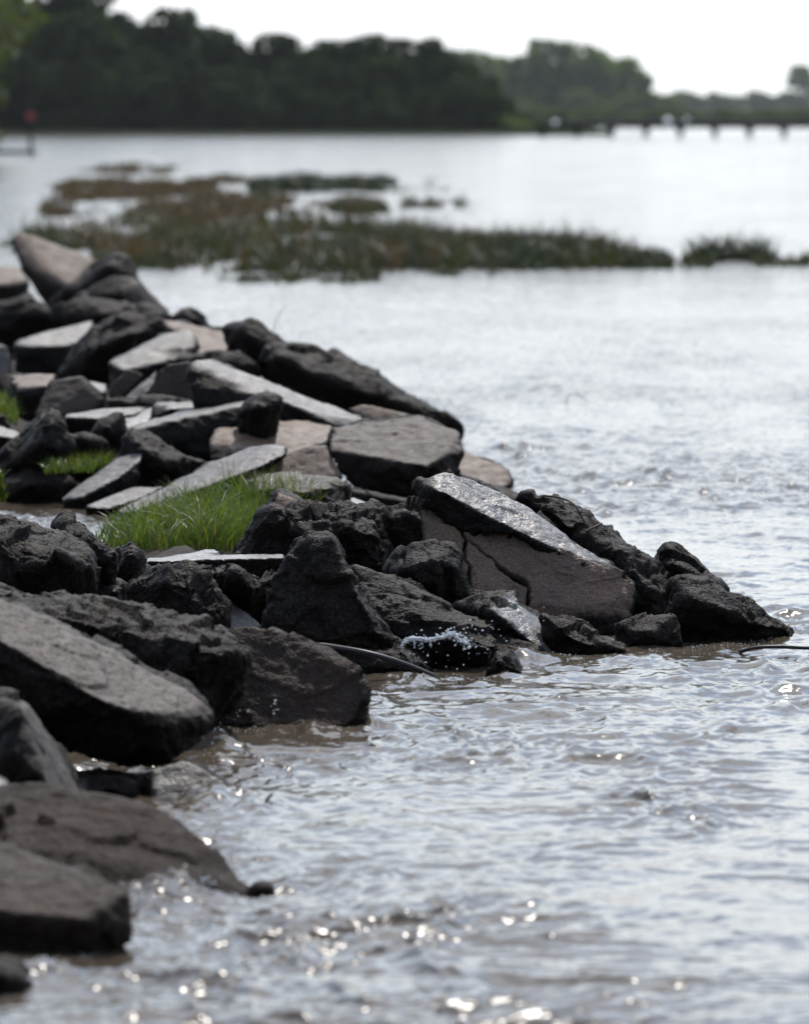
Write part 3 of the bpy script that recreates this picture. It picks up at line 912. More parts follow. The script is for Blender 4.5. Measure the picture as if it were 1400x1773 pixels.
R('boulder', 'low dark rock in shade behind the pale-topped far block', 740,
  '90,530 143,515 257,529 298,547 260,575 130,580 80,560', '180,545,-0.25', mat='dark', t=0.7, amp=1.1)
R('boulder', 'dark pyramid rock with a grey right face near the far end', 722,
  '132,514 165,495 200,479 232,479 247,493* 264,533* 298,546* 262,552* 200,545 140,540', '236,490,-0.1* 255,535,-0.12* 200,510,-0.2', mat='grey', t=0.6, amp=1.0)
R('boulder', 'dark humped rock right of the topmost slab', 712,
  '85,522 143,475 179,450 200,436 221,443 236,468 240,485 200,500 140,525', '190,465,-0.15 150,500,-0.2', mat='dark', t=0.5, amp=1.1)
R('concrete_slab', 'topmost slab with a plain grey tilted face', 700,
  '14,417,0.6 32,399,0.7 68,415,0.75 96,422,0.75* 121,431,0.75* 172,451,0.6* 146,470,0.25* 125,495,0.0* 110,525,-0.1 75,500,0.0 36,462,0.25', '43,427,0.5* 61,451,0.25* 86,474,0.0*', mat='matte', t=0.4, amp=0.7, foot=0.2)
R('concrete_slab', 'flat brownish slab top at the left edge below the topmost slab', 712,
  '-40,462,0.7* 0,467,0.7* 36,461,0.7* 48,480,0.2* 50,520,0.0 0,525,0.0 -40,520,0.0', '0,491,0.0* 40,484,0.05*', mat='matte', t=0.5, amp=0.8)
R('boulder', 'dark rock at the left edge of the far pile', 738,
  '-40,540 0,545 25,522 50,508 73,519 95,545 75,575 0,590 -40,590', '40,545,-0.2', mat='dark', t=0.5, amp=1.1)
R('concrete_slab', 'grey triangular slab face with a black right flank, left pile', 832,
  '58,721* 70,690* 84,658* 143,650* 152,667 181,694 165,712 110,716 80,722*', '106,704,-0.02* 148,668,0.2*', mat='grey', t=0.4, amp=0.7, k=0.7)
R('concrete_slab', 'flat grey slab behind the grey triangular face, left pile', 820,
  '18,652,0.5* 60,648,0.5* 100,647,0.5* 86,668,0.1* 60,690,0.0 25,680,0.0', '30,668,0.0*', mat='matte', t=0.3, amp=0.8)
R('rubble_chunk', 'small white wet top beside the grey triangular face', 818,
  '143,662,0.4* 160,660,0.5* 187,666,0.4* 183,678,0.05* 157,679,0.0* 150,685', '', mat='pale', t=0.25, amp=0.4)
R('rubble_chunk', 'grey slanted chunk between the white wet top and the pinkish wedge', 826,
  '187,668* 221,640* 247,650* 215,685* 194,700*', '215,665,0.0*', mat='grey', t=0.3, amp=0.9)
R('concrete_slab', 'pinkish pale wedge pointing up right in the left pile', 832,
  '212,692* 243,666* 273,640* 269,667* 246,699* 228,703*', '', mat='pale', t=0.3, amp=0.6, k=1.0)
R('concrete_slab', 'plain dark triangular face left of the bluish strip slab', 838,
  '246,699* 272,660* 287,629* 330,625* 334,694* 270,702*', '300,665,0.02*', mat='grey', t=0.4, amp=0.6)
R('boulder', 'dark leaning triangular rock at the left edge above the moss', 867,
  '-20,830 18,772 54,733 89,706 104,711 115,737 131,768 131,793 57,803 0,820', '90,730,-0.1 70,770,-0.2 100,780,-0.15', mat='dark', t=0.5, amp=1.0)
R('rubble_chunk', 'rounded grey stone right of the dark leaning triangle', 863,
  '112,752 150,747 184,766 180,780 129,782 115,770', '150,762,-0.1', mat='grey', t=0.3, amp=1.0)
R('boulder', 'rounded dark boulder standing at the still water on the left', 870,
  '-10,836 20,822 54,811 100,822 124,841 104,868 4,870', '50,838,-0.2', mat='dark', t=0.5, amp=1.1)
R('concrete_slab', 'thin bright slab poking in from the left edge of the pile', 852,
  '-50,725,0.4* 0,737,0.4* 38,751,0.3* 26,760,0.0* 0,750,0.0* -50,745,0.0* 0,770,0.0 25,768,0.0 -50,775,0.0', '', mat='pale', t=0.3, amp=0.4)
R('rubble_chunk', 'small brown slab corner by the left edge grass', 842,
  '-30,722 10,716 20,735 5,745 -30,742', '', mat='brown', t=0.3, amp=0.8)
R('rubble_chunk', 'dark filler stone under the far left upright edge', 800,
  '-20,660 30,650 100,660 85,690 20,700 -20,700', '40,675,-0.1', mat='dark', t=0.4, amp=1.0)
R('rubble_chunk', 'dark stone below the dark triangular face in the left pile', 842,
  '180,690 250,695 330,690 340,705 260,712 190,712', '260,702,-0.05', mat='dark', t=0.4, amp=1.0)
R('rubble_chunk', 'dark stone in the shade under the grey rough-topped slab', 800,
  '300,620 345,612 415,608 450,632 440,660 360,640 310,640', '380,630,-0.1', mat='dark', t=0.5, amp=1.0)

# ------------------------------------------------------------------ ground under the rocks
def edge_x(D):
    """right-hand edge of the bank (world X) at depth D, from the waterline of the rocks"""
    prof = [(19, -1.45), (20.5, -1.15), (22, -0.75), (24, -0.85), (27, -0.55), (29, -0.25), (30.5, 0.2), (32, 0.9), (34, 1.1), (36, 0.7), (38, 0.5), (41, 0.3), (45, 0.6), (50, 0.2), (55, -0.6), (60, -1.3), (66, -2.2), (73, -3.1), (80, -3.9), (90, -6.2), (110, -10), (330, -25), (660, -60), (2500, -400)]
    return np.interp(D, [p[0] for p in prof], [p[1] for p in prof])


def ground_z(X, D):
    d = edge_x(D) - 0.75 - X
    z = -0.35 + np.clip(d * 0.42, -0.4, 0.62)
    z += 0.10 * fbm(np.stack([X * 1.3, D * 1.3, X * 0], 1), 3, 3) * np.clip(d, 0, 1)
    pond = np.exp(-(((X + 3.9) / 2.0) ** 6)) * np.exp(-(((D - 38.6) / 5.6) ** 8))
    z -= 0.75 * pond
    mound = np.exp(-(((X + 1.22) / 0.85) ** 4)) * np.exp(-(((D - 37.2) / 1.6) ** 4))
    z = z * (1 - mound) + mound * (0.17 + 0.06 * (D - 36))
    return z


gx = np.concatenate([np.linspace(-60, -8, 27), np.arange(-7.9, 1.6, 0.08)])
gy = np.concatenate([np.arange(14, 85, 0.12), np.geomspace(85, 700, 60)])
GX, GY = np.meshgrid(gx, gy)
XX = GX.ravel().copy()
far = np.clip((GY.ravel() - 85) / 60, 0, 1)
XX = XX + (edge_x(GY.ravel()) + 4.2 - 1.5) * far
ZZ = ground_z(XX, GY.ravel())
nx, ny = len(gx), len(gy)
ii = np.arange((ny - 1) * (nx - 1))
a = (ii // (nx - 1)) * nx + ii % (nx - 1)
quads = np.stack([a, a + 1, a + nx + 1, a + nx], 1)
g = mesh_obj('ground', np.stack([XX, GY.ravel(), ZZ], 1), quads, M['soil'])
tag(g, kind='structure')

# ------------------------------------------------------------------ water
py = np.concatenate([np.arange(1900, 470, -1.15), np.arange(470, 215, -0.9), np.geomspace(25, 1.5, 40) + HORIZON])
Drow = np.array([depth_at(y) for y in py])
Drow = np.concatenate([[-60, -20, 0, 8, 12, 15], Drow[Drow > 15.5]])
u0 = np.arange(-0.125, 0.1251, 0.00027)
uo = np.geomspace(0.13, 4.0, 40)
U = np.concatenate([-uo[::-1], u0, uo])
UU, DD = np.meshgrid(U, Drow)
WX = (UU * np.maximum(DD, 15.0)).ravel()
WY = DD.ravel()
dstep = np.gradient(Drow)
DS = np.repeat(dstep, len(U))
XSr = np.abs(np.gradient(U))
XS = np.tile(XSr, len(Drow)) * np.maximum(WY, 15)
q = np.stack([WX, WY, np.zeros_like(WX)], 1)
warp = np.stack([vnoise(q * 0.9, 41), vnoise(q * 0.9, 42)], 1) * 0.22
wx_, wy_ = WX + warp[:, 0], WY + warp[:, 1]
patch = np.clip(0.9 + 0.95 * fbm(q * np.array((0.6, 0.25, 1)), 3, 50), 0.35, 1.9)      # calm and choppy patches
near_bank = np.exp(-np.clip(WX - edge_x(np.clip(WY, 19, 2000)), 0, 50) / 1.2)
patch = np.minimum(patch * (0.88 + 0.6 * near_bank), 1.55) * np.clip(0.62 + (WY - 19) * 0.05, 0.6, 1.0)
wz = np.zeros_like(WX)
lam = np.geomspace(0.05, 1.0, 80)
for i, l in enumerate(lam):
    th = RNG.normal(math.radians(84), math.radians(50))
    ph = RNG.uniform(0, 2 * math.pi)
    kx, ky = math.cos(th) * 2 * math.pi / l, math.sin(th) * 2 * math.pi / l
    slope = 0.040 * (1.0 if l < 0.25 else (0.25 / l) ** 0.75)
    amp_ = slope * l / (2 * math.pi)
    lx, ly = l / max(abs(math.cos(th)), 1e-3), l / max(abs(math.sin(th)), 1e-3)
    att = np.clip((lx / XS - 2.2) / 2, 0, 1) * np.clip((ly / DS - 2.2) / 2, 0, 1)
    loc = patch if l < 0.7 else 1.0
    wz += att * loc * amp_ * np.sin(kx * wx_ + ky * wy_ + ph)
for sc_, am_, sd__ in ((3.4, 0.020, 71), (6.5, 0.011, 72), (13.0, 0.0055, 73)):      # short sharp crests
    rid = (1 - np.abs(vnoise(np.stack([wx_ * sc_ * 0.8, wy_ * sc_ * 0.9, 0 * wx_], 1), sd__))) ** 4
    wz += am_ * patch * (rid - 0.3) * np.clip((1.0 / sc_ / DS - 1.5) / 2.5, 0, 1) * np.clip((1.0 / sc_ / XS - 2) / 2.5, 0, 1)
curv = np.clip(wz, -0.05, 0.05)
wz += 9.0 * np.where(curv > 0, curv ** 2, -0.4 * curv ** 2)
# water heaping up against the rocks
for (px_, py_, rx, ry, hgt) in [(310, 1545, .16, .30, .07), (345, 1385, .18, .4, .04), (430, 1395, .2, .4, .035), (460, 1240, .16, .35, .05),
                                (890, 1150, .10, .3, .03), (915, 1148, .12, .3, .035), (720, 1178, .2, .3, .03), (60, 1690, .2, .3, .04), (375, 1290, .12, .3, .06),
                                (250, 1560, .15, .3, .03), (1060, 1150, .3, .4, .025), (560, 1262, .25, .3, .02)]:
    c = on_water(px_, py_)
    e = np.exp(-((WX - c[0]) / rx) ** 2 - ((WY - c[1]) / ry) ** 2)
    wz += hgt * e
    sel = e > 0.01
    wz[sel] += 0.016 * e[sel] * fbm(q[sel] * np.array((11, 5, 1)), 3, 77)
wz *= np.clip((WY - 8) / 8, 0, 1)
nx, ny = len(U), len(Drow)
ii = np.arange((ny - 1) * (nx - 1))
a = (ii // (nx - 1)) * nx + ii % (nx - 1)
quads = np.stack([a, a + 1, a + nx + 1, a + nx], 1).astype(np.int32)
me = bpy.data.meshes.new('water')
me.vertices.add(nx * ny)
me.vertices.foreach_set('co', np.stack([WX, WY, wz], 1).ravel())
me.loops.add(quads.size)
me.loops.foreach_set('vertex_index', quads.ravel())
me.polygons.add(len(quads))
me.polygons.foreach_set('loop_start', np.arange(len(quads), dtype=np.int32) * 4)
me.polygons.foreach_set('loop_total', np.full(len(quads), 4, dtype=np.int32))
me.polygons.foreach_set('use_smooth', np.ones(len(quads), dtype=bool))
me.update(calc_edges=True)
lost = 1 - np.clip((0.30 / np.maximum(DS, XS) - 1.2) / 5, 0, 1)           # how much of the chop the mesh is too coarse to carry
at = me.attributes.new('chop', 'FLOAT', 'POINT')
at.data.foreach_set('value', ((0.42 + 1.7 * lost) * (0.5 + 0.5 * patch)).astype(np.float32))
me.materials.append(M['water'])
wo = bpy.data.objects.new('water', me)
COL.objects.link(wo)
tag(wo, kind='structure')


# ------------------------------------------------------------------ blades, leaves
def blades(name, roots, heights, width, lean, material, label, cat, kind=None, group=None, seg=4, sideways=0.5, loc=None):
    n = len(roots)
    roots = np.asarray(roots)
    az = RNG.uniform(0, 2 * math.pi, n)
    ln = np.abs(RNG.normal(lean, lean * 0.6, n)) * heights
    face = RNG.uniform(0, math.pi, n)
    vs, fs = [], []
    ts = np.linspace(0, 1, seg)
    V = np.zeros((n, seg * 2, 3))
    wd = width * RNG.uniform(0.6, 1.3, n)
    for j, s in enumerate(ts):
        bend = ln * s ** 2.2
        c = roots + np.stack([np.cos(az) * bend, np.sin(az) * bend, heights * (s - 0.25 * (ln / np.maximum(heights, 1e-3)) * s ** 3)], 1)
        half = (wd * (1 - s ** 1.6) * 0.5 + 0.0005)[:, None] * np.stack([np.cos(face), np.sin(face), 0 * face], 1)
        V[:, j * 2] = c - half
        V[:, j * 2 + 1] = c + half
    fq = []
    for j in range(seg - 1):
        fq.append((j * 2, j * 2 + 1, j * 2 + 3, j * 2 + 2))
    fq = np.array(fq)
    faces = (np.arange(n)[:, None, None] * seg * 2 + fq[None]).reshape(-1, 4)
    loc = roots.mean(0) if loc is None else loc
    o = mesh_obj(name, V.reshape(-1, 3), faces, material, loc=loc)
    tag(o, label, cat, group, kind)
    return o


def in_poly(poly, n):
    poly = np.array(poly, float)
    lo, hi = poly.min(0), poly.max(0)
    res = np.zeros((0, 2))
    while len(res) < n:
        p = RNG.uniform(lo, hi, (n * 2, 2))
        inside = np.zeros(len(p), bool)
        j = len(poly) - 1
        for i in range(len(poly)):
            xi, yi = poly[i]
            xj, yj = poly[j]
            c = ((yi > p[:, 1]) != (yj > p[:, 1])) & (p[:, 0] < (xj - xi) * (p[:, 1] - yi) / (yj - yi + 1e-9) + xi)
            inside ^= c
            j = i
        res = np.concatenate([res, p[inside]])
    return res[:n]


def ground_pt(px_, py_, D):
    return P(px_, py_, D)


# the fresh grass tuft in the middle
n = 3800
rp = in_poly([(160, 935), (230, 905), (330, 880), (440, 868), (545, 872), (560, 890), (470, 900), (430, 930), (395, 958), (310, 955), (240, 955), (190, 955)], n)
Dg = 38.6 - (rp[:, 1] - 868) / 90 * 2.6
roots = np.array([P(x, y, d) for (x, y), d in zip(rp, Dg)])
hh = RNG.uniform(0.10, 0.36, n) * (0.75 + 0.5 * vnoise(roots * np.array((4, 2, 0)), 8).clip(-0.5, 1))
hh *= np.clip(1.15 - np.abs(rp[:, 0] - 400) / 420, 0.45, 1)
blades('grass_tuft', roots, hh, 0.0075, 0.6, M['grass'], 'bright green grass tuft growing between the rocks in the middle', 'grass', kind='stuff', seg=5)
# reddish root mat under it
mv, mf = [], []
bm = bmesh.new()
bmesh.ops.create_icosphere(bm, subdivisions=5, radius=1.0)
cv = np.array([v.co for v in bm.verts])
mf = [tuple(v.index for v in f.verts) for f in bm.faces]
bm.free()
c = P(330, 950, 36.6)
co = cv * np.array((0.52, 0.9, 0.13)) + c + np.array((0, 0.9, -0.03))
co += (cv * fbm(co * 9, 4, 12)[:, None]) * 0.035
mesh_obj('soil_mound', co, mf, simple_mat('reddish_root_soil', (0.055, 0.030, 0.020), 0.85, 0, 0.5, 30, 0.03), loc=c)
tag(bpy.data.objects['soil_mound'], 'reddish brown lump of earth and roots under the grass tuft', 'soil', kind='stuff')
# small grass on the left
n = 900
rp = in_poly([(60, 800), (110, 785), (190, 783), (200, 800), (160, 820), (80, 822)], n)
roots = np.array([P(x, y, 44.2 - (y - 783) / 40 * 1.2) for x, y in rp])
blades('grass_tuft', roots, RNG.uniform(0.05, 0.11, n), 0.008, 0.6, M['grass'], 'low mossy grass patch among the rocks by the still water', 'grass', kind='stuff', seg=4)
n = 700
rp = in_poly([(-30, 690), (10, 690), (34, 715), (30, 738), (-30, 742)], n)
roots = np.array([P(x, y, 47.5 - (y - 690) / 50) for x, y in rp])
blades('grass_tuft', roots, RNG.uniform(0.06, 0.14, n), 0.010, 0.6, M['grass'], 'green grass tuft at the left edge of the pile', 'grass', kind='stuff', seg=4)
n = 250
rp = in_poly([(-20, 830), (6, 830), (10, 870), (-20, 872)], n)
roots = np.array([P(x, y, 42.0) for x, y in rp])
blades('grass_tuft', roots, RNG.uniform(0.06, 0.12, n), 0.008, 0.6, M['grass'], 'thin grass sliver at the left edge beside the round dark boulder', 'grass', kind='stuff', seg=4)


# plants standing in the flooded shallows
def plant_bed(label, poly, n, hrange, mat, thr, seed, wd=0.05, sc=(0.9, 0.12), name='water_plants'):
    rp = in_poly(poly, n)
    rp[:, 0] += RNG.normal(0, 9, n)
    rp[:, 1] += RNG.normal(0, 2.2, n)
    pts = np.array([on_water(x, y) for x, y in rp])
    nz = fbm(np.stack([pts[:, 0] * sc[0], pts[:, 1] * sc[1], pts[:, 0] * 0], 1), 3, seed)
    nz += 0.45 * vnoise(np.stack([pts[:, 0] * sc[0] * 4, pts[:, 1] * sc[1] * 4, pts[:, 0] * 0], 1), seed + 3)
    keep = nz + RNG.normal(0, 0.12, n) > thr
    pts, nz = pts[keep], nz[keep]
    hh_ = (hrange[0] + (hrange[1] - hrange[0]) * RNG.beta(1.1, 2.2, len(pts)) * 1.5) * np.clip(0.5 + (nz - thr) * 0.8, 0.35, 1.25)
    hh_ *= np.clip((1170 - rp[keep, 0]) / 120, 0.7, 1) if 'long' in label else 1
    pts[:, 2] = -0.04
    return blades(name, pts, hh_, wd, 0.55, M[mat], label, 'water plants', kind='stuff', seg=4)


plant_bed('long olive bed of water plants across the middle of the river', [(0, 425), (90, 400), (250, 385), (400, 380), (560, 390), (860, 410), (1000, 430), (1155, 452), (1150, 462), (900, 466), (700, 468), (560, 470), (380, 470), (200, 462), (60, 452)], 26000, (0.12, 0.46), 'sedge', -0.32, 61)
plant_bed('reddish brown stalks scattered through the long plant bed', [(60, 415), (250, 385), (420, 375), (700, 395), (1000, 425), (1150, 450), (900, 464), (380, 468), (120, 440)], 9000, (0.25, 0.75), 'rust', 0.1, 62)
plant_bed('dark green plants at the right end of the long bed', [(480, 440), (620, 420), (820, 425), (1150, 440), (1160, 462), (800, 468), (500, 468)], 7000, (0.2, 0.6), 'deepgreen', -0.05, 63)
plant_bed('brown plant strip behind the long bed', [(70, 372), (110, 340), (260, 330), (420, 340), (560, 355), (760, 358), (755, 366), (500, 372), (330, 376), (180, 385)], 15000, (0.2, 0.5), 'rust', 0.0, 64, 0.07, (0.7, 0.06))
plant_bed('olive plant strip mixed into the brown strip', [(200, 372), (430, 340), (560, 355), (760, 356), (755, 367), (500, 372)], 9000, (0.2, 0.5), 'sedge', 0.0, 65, 0.07, (0.7, 0.06))
plant_bed('farthest brown plant strip in the river', [(95, 330), (160, 318), (300, 314), (520, 318), (520, 329), (300, 332)], 13000, (0.2, 0.45), 'rust', -0.02, 66, 0.09, (0.5, 0.05))
plant_bed('farthest dark green strip in the river', [(440, 318), (520, 316), (700, 318), (785, 322), (780, 327), (640, 330), (440, 330)], 9000, (0.25, 0.6), 'deepgreen', -0.25, 67, 0.10, (0.5, 0.05))
plant_bed('thin broken plant streaks nearest the far bank', [(140, 296), (230, 284), (340, 296), (330, 301), (200, 303)], 2500, (0.1, 0.3), 'rust', 0.15, 68, 0.09, (0.4, 0.04))
plant_bed('small separate green plant clump at the right', [(1192, 452), (1240, 446), (1330, 448), (1345, 456), (1290, 461), (1200, 461)], 1800, (0.15, 0.6), 'deepgreen', -0.3, 69, 0.06, (1.4, 0.2))
plant_bed('thin trailing plant wisps at the right between bed and clump', [(1090, 456), (1200, 452), (1420, 450), (1420, 458), (1200, 462), (1100, 464)], 1500, (0.1, 0.4), 'sedge', 0.05, 81, 0.05, (1.6, 0.3))
plant_bed('faint plant wisps trailing right of the back strips', [(700, 352), (790, 350), (850, 362), (840, 372), (740, 372)], 1600, (0.15, 0.5), 'sedge', 0.1, 82, 0.07, (0.9, 0.1))
plant_bed('low ragged plant fringe in front of the long bed', [(370, 478), (520, 472), (700, 470), (860, 470), (850, 478), (620, 490), (420, 490)], 3500, (0.05, 0.2), 'sedge', 0.2, 70, 0.05, (1.4, 0.25))


# ------------------------------------------------------------------ trees
def tree_meshes(seed, mat, leaves=2000, leaf=0.055, spread=0.42, low=0.12, lobes=30):
    """unit-height tree: returns (trunk mesh, crown mesh)"""
    rg = np.random.default_rng(seed)
    geo = []
    top = np.array((rg.normal(0, .03), rg.normal(0, .03), 0.62))
    tr = [np.array((0, 0, -0.02)), np.array((0.008, 0, 0.2)), top * 0.6 + np.array((0.01, 0, 0.0)), top]
    geo.append(tube_geo(spline(tr, 4), np.linspace(0.028, 0.008, 13), 7))
    lob = []
    for i in range(lobes):
        th = i * 2.4 + rg.uniform(-.4, .4)
        zz = rg.uniform(low + 0.1, 0.9)
        rr = spread * math.sqrt(max(0.05, 1 - ((zz - 0.5) / 0.5) ** 2)) * rg.uniform(0.15, 0.9)
        c_ = np.array((math.cos(th) * rr, math.sin(th) * rr, zz))
        lob.append((c_, rg.uniform(0.11, 0.2)))
        if i % 2 == 0:
            z0 = rg.uniform(0.15, max(0.2, min(0.6, zz)))
            p0 = np.array((0.01, 0, z0))
            geo.append(tube_geo(spline([p0, (p0 + c_) / 2 + np.array((0, 0, 0.03)), c_], 3), np.linspace(0.012, 0.003, 7), 5))
    v, f = join_geo(geo)
    tm = bpy.data.meshes.new('trunk')
    tm.from_pydata([tuple(q_) for q_ in v], [], f)
    tm.materials.append(M['bark'])
    n_ = leaves
    wts = np.array([l_[1] ** 2 for l_ in lob])
    idx = rg.choice(len(lob), n_, p=wts / wts.sum())
    dirs = rg.normal(size=(n_, 3))
    dirs /= np.linalg.norm(dirs, axis=1)[:, None]
    rad = rg.uniform(0.35, 1.0, n_) ** 0.5
    cen = np.array([l_[0] for l_ in lob])[idx] + dirs * (np.array([l_[1] for l_ in lob])[idx] * rad)[:, None] * np.array((1.1, 1.1, 0.85))
    cen[:, 2] = np.clip(cen[:, 2], 0.03, 1.0)
    a1 = rg.normal(size=(n_, 3))
    a1 /= np.linalg.norm(a1, axis=1)[:, None]
    a2 = np.cross(a1, rg.normal(size=(n_, 3)))
    a2 /= np.linalg.norm(a2, axis=1)[:, None]
    sz = leaf * rg.uniform(0.5, 1.3, n_)[:, None]
    V = np.stack([cen - a1 * sz, cen + a2 * sz * 0.6, cen + a1 * sz, cen - a2 * sz * 0.6], 1).reshape(-1, 3)
    cm = bpy.data.meshes.new('crown')
    cm.from_pydata(V.tolist(), [], (np.arange(n_)[:, None] * 4 + np.arange(4)[None]).tolist())
    cm.materials.append(M[mat])
    return tm, cm


VAR = {k: [tree_meshes(s + i, mat, lv, lf, sp, lo) for i in range(4)] for k, s, mat, lv, lf, sp, lo in
       (('wood', 100, 'leaf_dark', 2600, 0.05, 0.42, 0.0), ('far', 200, 'leaf_far', 4200, 0.05, 0.5, -0.06), ('bush', 300, 'leaf_far', 2200, 0.07, 0.6, -0.08))}
VAR['near'] = [tree_meshes(400, 'leaf_near', 5200, 0.026, 0.45, 0.0, 26)]
VAR['slim'] = [tree_meshes(500, 'leaf_far', 900, 0.05, 0.3, 0.3, 12)]


def tree(name, kind, var, X, D, h, wide, label, group, rz=None, z=0.0):
    tm, cm = VAR[kind][var % len(VAR[kind])]
    e = empty(name, (X, D, z))
    e.rotation_euler.z = random.uniform(0, 6.28) if rz is None else rz
    e.scale = (h * wide, h * wide, h)
    tag(e, label, 'bush' if name == 'bush' else 'tree', group)
    for nm, mm in (('trunk', tm), ('crown', cm)):
        c_ = bpy.data.objects.new(nm, mm)
        COL.objects.link(c_)
        c_.parent = e
    return e


sky_line = [(-120, -60), (0, -30), (60, 0), (100, -15), (190, -10), (220, 22), (300, 20), (350, 35), (390, 55), (450, 72), (480, 58), (505, 53), (530, 75), (560, 66), (630, 76), (700, 70), (740, 70), (760, 84), (800, 95), (840, 128), (870, 158), (890, 178), (905, 200)]
SX, SY = [p[0] for p in sky_line], [p[1] for p in sky_line]
DW = 665.0
base_y = 190 + F * 3 / DW
random.seed(21)
k = 0
for row, (dd, frac, step) in enumerate([(26, 1.0, 45), (13, 0.86, 56), (2, 0.58, 60)]):
    x = -110 + row * 18
    while x < 905 - row * 6:
        D = DW + dd + random.uniform(-3, 3)
        yt = max(np.interp(x + k_, SX, SY) for k_ in (0, 8)) if x > 700 else np.interp(x, SX, SY)
        h = max(2.0, (base_y - yt) / (F / D) * frac * random.uniform(0.88, 1.08)) if row == 0 else max(1.6, (base_y - yt) / (F / D) * frac * random.uniform(0.75, 1.05))
        X = (x - 700) / F * D
        wd = 0.72 if h > 8 else 0.95
        tree('broadleaf_tree', 'wood', k, X, D, h, wd * random.uniform(0.9, 1.15), 'dark green broadleaf tree in the wood along the far left bank', 'trees of the dark wood on the far bank')
        k += 1
        x += step * random.uniform(0.8, 1.2)
DF = 2000.0
far_trees = [(745, 92, 1.0), (785, 82, .9), (830, 84, .9), (872, 96, 1.0), (908, 100, .9), (1110, 118, .8), (1045, 82, .8), (1075, 98, .9)]
for i, (x, yt, wd) in enumerate(far_trees):
    tree('broadleaf_tree', 'far', i, (x - 700) / F * DF, DF + random.uniform(-10, 30), (208 - yt) / (F / DF), wd * .8, 'hazy grey-green tree on the far shore behind the pier', 'hazy trees on the far shore')
tree('broadleaf_tree', 'far', 1, (948 - 700) / F * DF, DF - 12, (208 - 64) / (F / DF), .62, 'tall hazy tree with a narrow square crown behind the pier', 'hazy trees on the far shore')
tree('broadleaf_tree', 'far', 2, (1008 - 700) / F * DF, DF - 14, (208 - 70) / (F / DF), .85, 'broad round-topped hazy tree, biggest on the far shore', 'hazy trees on the far shore')
for i, (x, yt, wd) in enumerate([(935, 185, 1.2), (1002, 158, .9), (1085, 163, 1.0), (1135, 160, 1.0), (1160, 172, 1.2), (1050, 180, 1.2), (970, 188, 1.3), (760, 170, 1.3), (800, 165, 1.3), (850, 170, 1.3), (900, 172, 1.3), (1030, 172, 1.3), (1110, 172, 1.3)]):
    tree('bush', 'bush', i, (x - 700) / F * (DF - 40), DF - 40, (208 - yt) / (F / (DF - 40)), wd, 'pale green round bush at the foot of the hazy trees', 'bushes on the far shore')
for i, x in enumerate(range(872, 1050, 16)):
    tree('bush', 'bush', i, (x - 700) / F * 672.0, 672.0 + random.uniform(-3, 3), max(0.7, 2.2 - (x - 872) * 0.008) * random.uniform(.8, 1.1), 1.5, 'low dark bush on the spit where the pier leaves the wood', 'low bushes at the foot of the pier')
for i, x in enumerate(range(900, 1460, 15)):
    DB = 1385.0
    tree('bush', 'bush', i, (x - 700) / F * DB, DB + random.uniform(-4, 4), random.uniform(2.0, 3.6), 1.3, 'low dark green bush on the shoreline just behind the pier', 'low bushes behind the pier')
DZ = 3500.0
for i, x in enumerate(range(1130, 1520, 17)):
    yt = 163 + 5 * math.sin(i * 1.7) + random.uniform(-3, 3)
    tree('broadleaf_tree', 'bush', i, (x - 700) / F * DZ, DZ + random.uniform(-10, 30), (201 - yt) / (F / DZ), .75, 'low faded tree on the farthest shore at the right', 'faded trees on the farthest shore')
tree('broadleaf_tree', 'slim', 0, (1385 - 700) / F * (DZ - 40), DZ - 40, (201 - 112) / (F / (DZ - 40)), 1.1, 'tall thin-crowned tree above the faded shore at the right edge', 'faded trees on the farthest shore')
tree('broadleaf_tree', 'near', 0, (-105 - 700) / F * 335, 335, 13.5, 1.0, 'yellow-green tree reaching in at the left edge', None, 0.4, 0.2)
tree('bush', 'near', 0, (-42 - 700) / F * 298, 298, 2.6, 1.1, 'dark low bush at the left edge under the yellow-green tree', None, 2.0, 0.0)


# far banks
def bank(name, line, D0, D1, h, mat):
    vs, fs = [], []
    n_ = len(line)
    for (x, dd) in line:
        vs.append((x, D0 + dd, -0.2))
        vs.append((x, D0 + dd + 3, h))
        vs.append((x, D1 + dd, h + 0.4))
    for i in range(n_ - 1):
        for j in range(2):
            fs.append((i * 3 + j, i * 3 + j + 3, i * 3 + j + 4, i * 3 + j + 1))
    o = mesh_obj(name, vs, fs, M[mat], smooth=False)
    tag(o, kind='structure')
    return o


bank('far_bank', [(x, 2.5 * math.sin(x * 0.21) + 1.2 * math.sin(x * 0.7)) for x in np.linspace(-260, 23.5, 60)], 655, 900, 0.5, 'bank')
bank('far_shore', [(x, 4 * math.sin(x * 0.11)) for x in np.linspace(-200, 80, 60)], 1400, 2500, 1.2, 'bank')
bank('farthest_shore', [(x, 4 * math.sin(x * 0.11)) for x in np.linspace(-100, 900, 80)], 1420, 4500, 1.2, 'bank')

# ------------------------------------------------------------------ pier
DPI = 628.0
SPI = F / DPI
pier = empty('pier', ((1150 - 700) / SPI, DPI, 0))
tag(pier, 'long low dark pier on posts reaching out from the far wood', 'pier')


def part(name, geo, mat, parent, smooth=False):
    v, f = geo
    loc = np.mean(np.array(v, float), 0)
    return mesh_obj(name, v, f, M[mat], parent=parent, smooth=smooth, loc=loc)


def px2x(px_, D):
    return (px_ - 700) / F * D


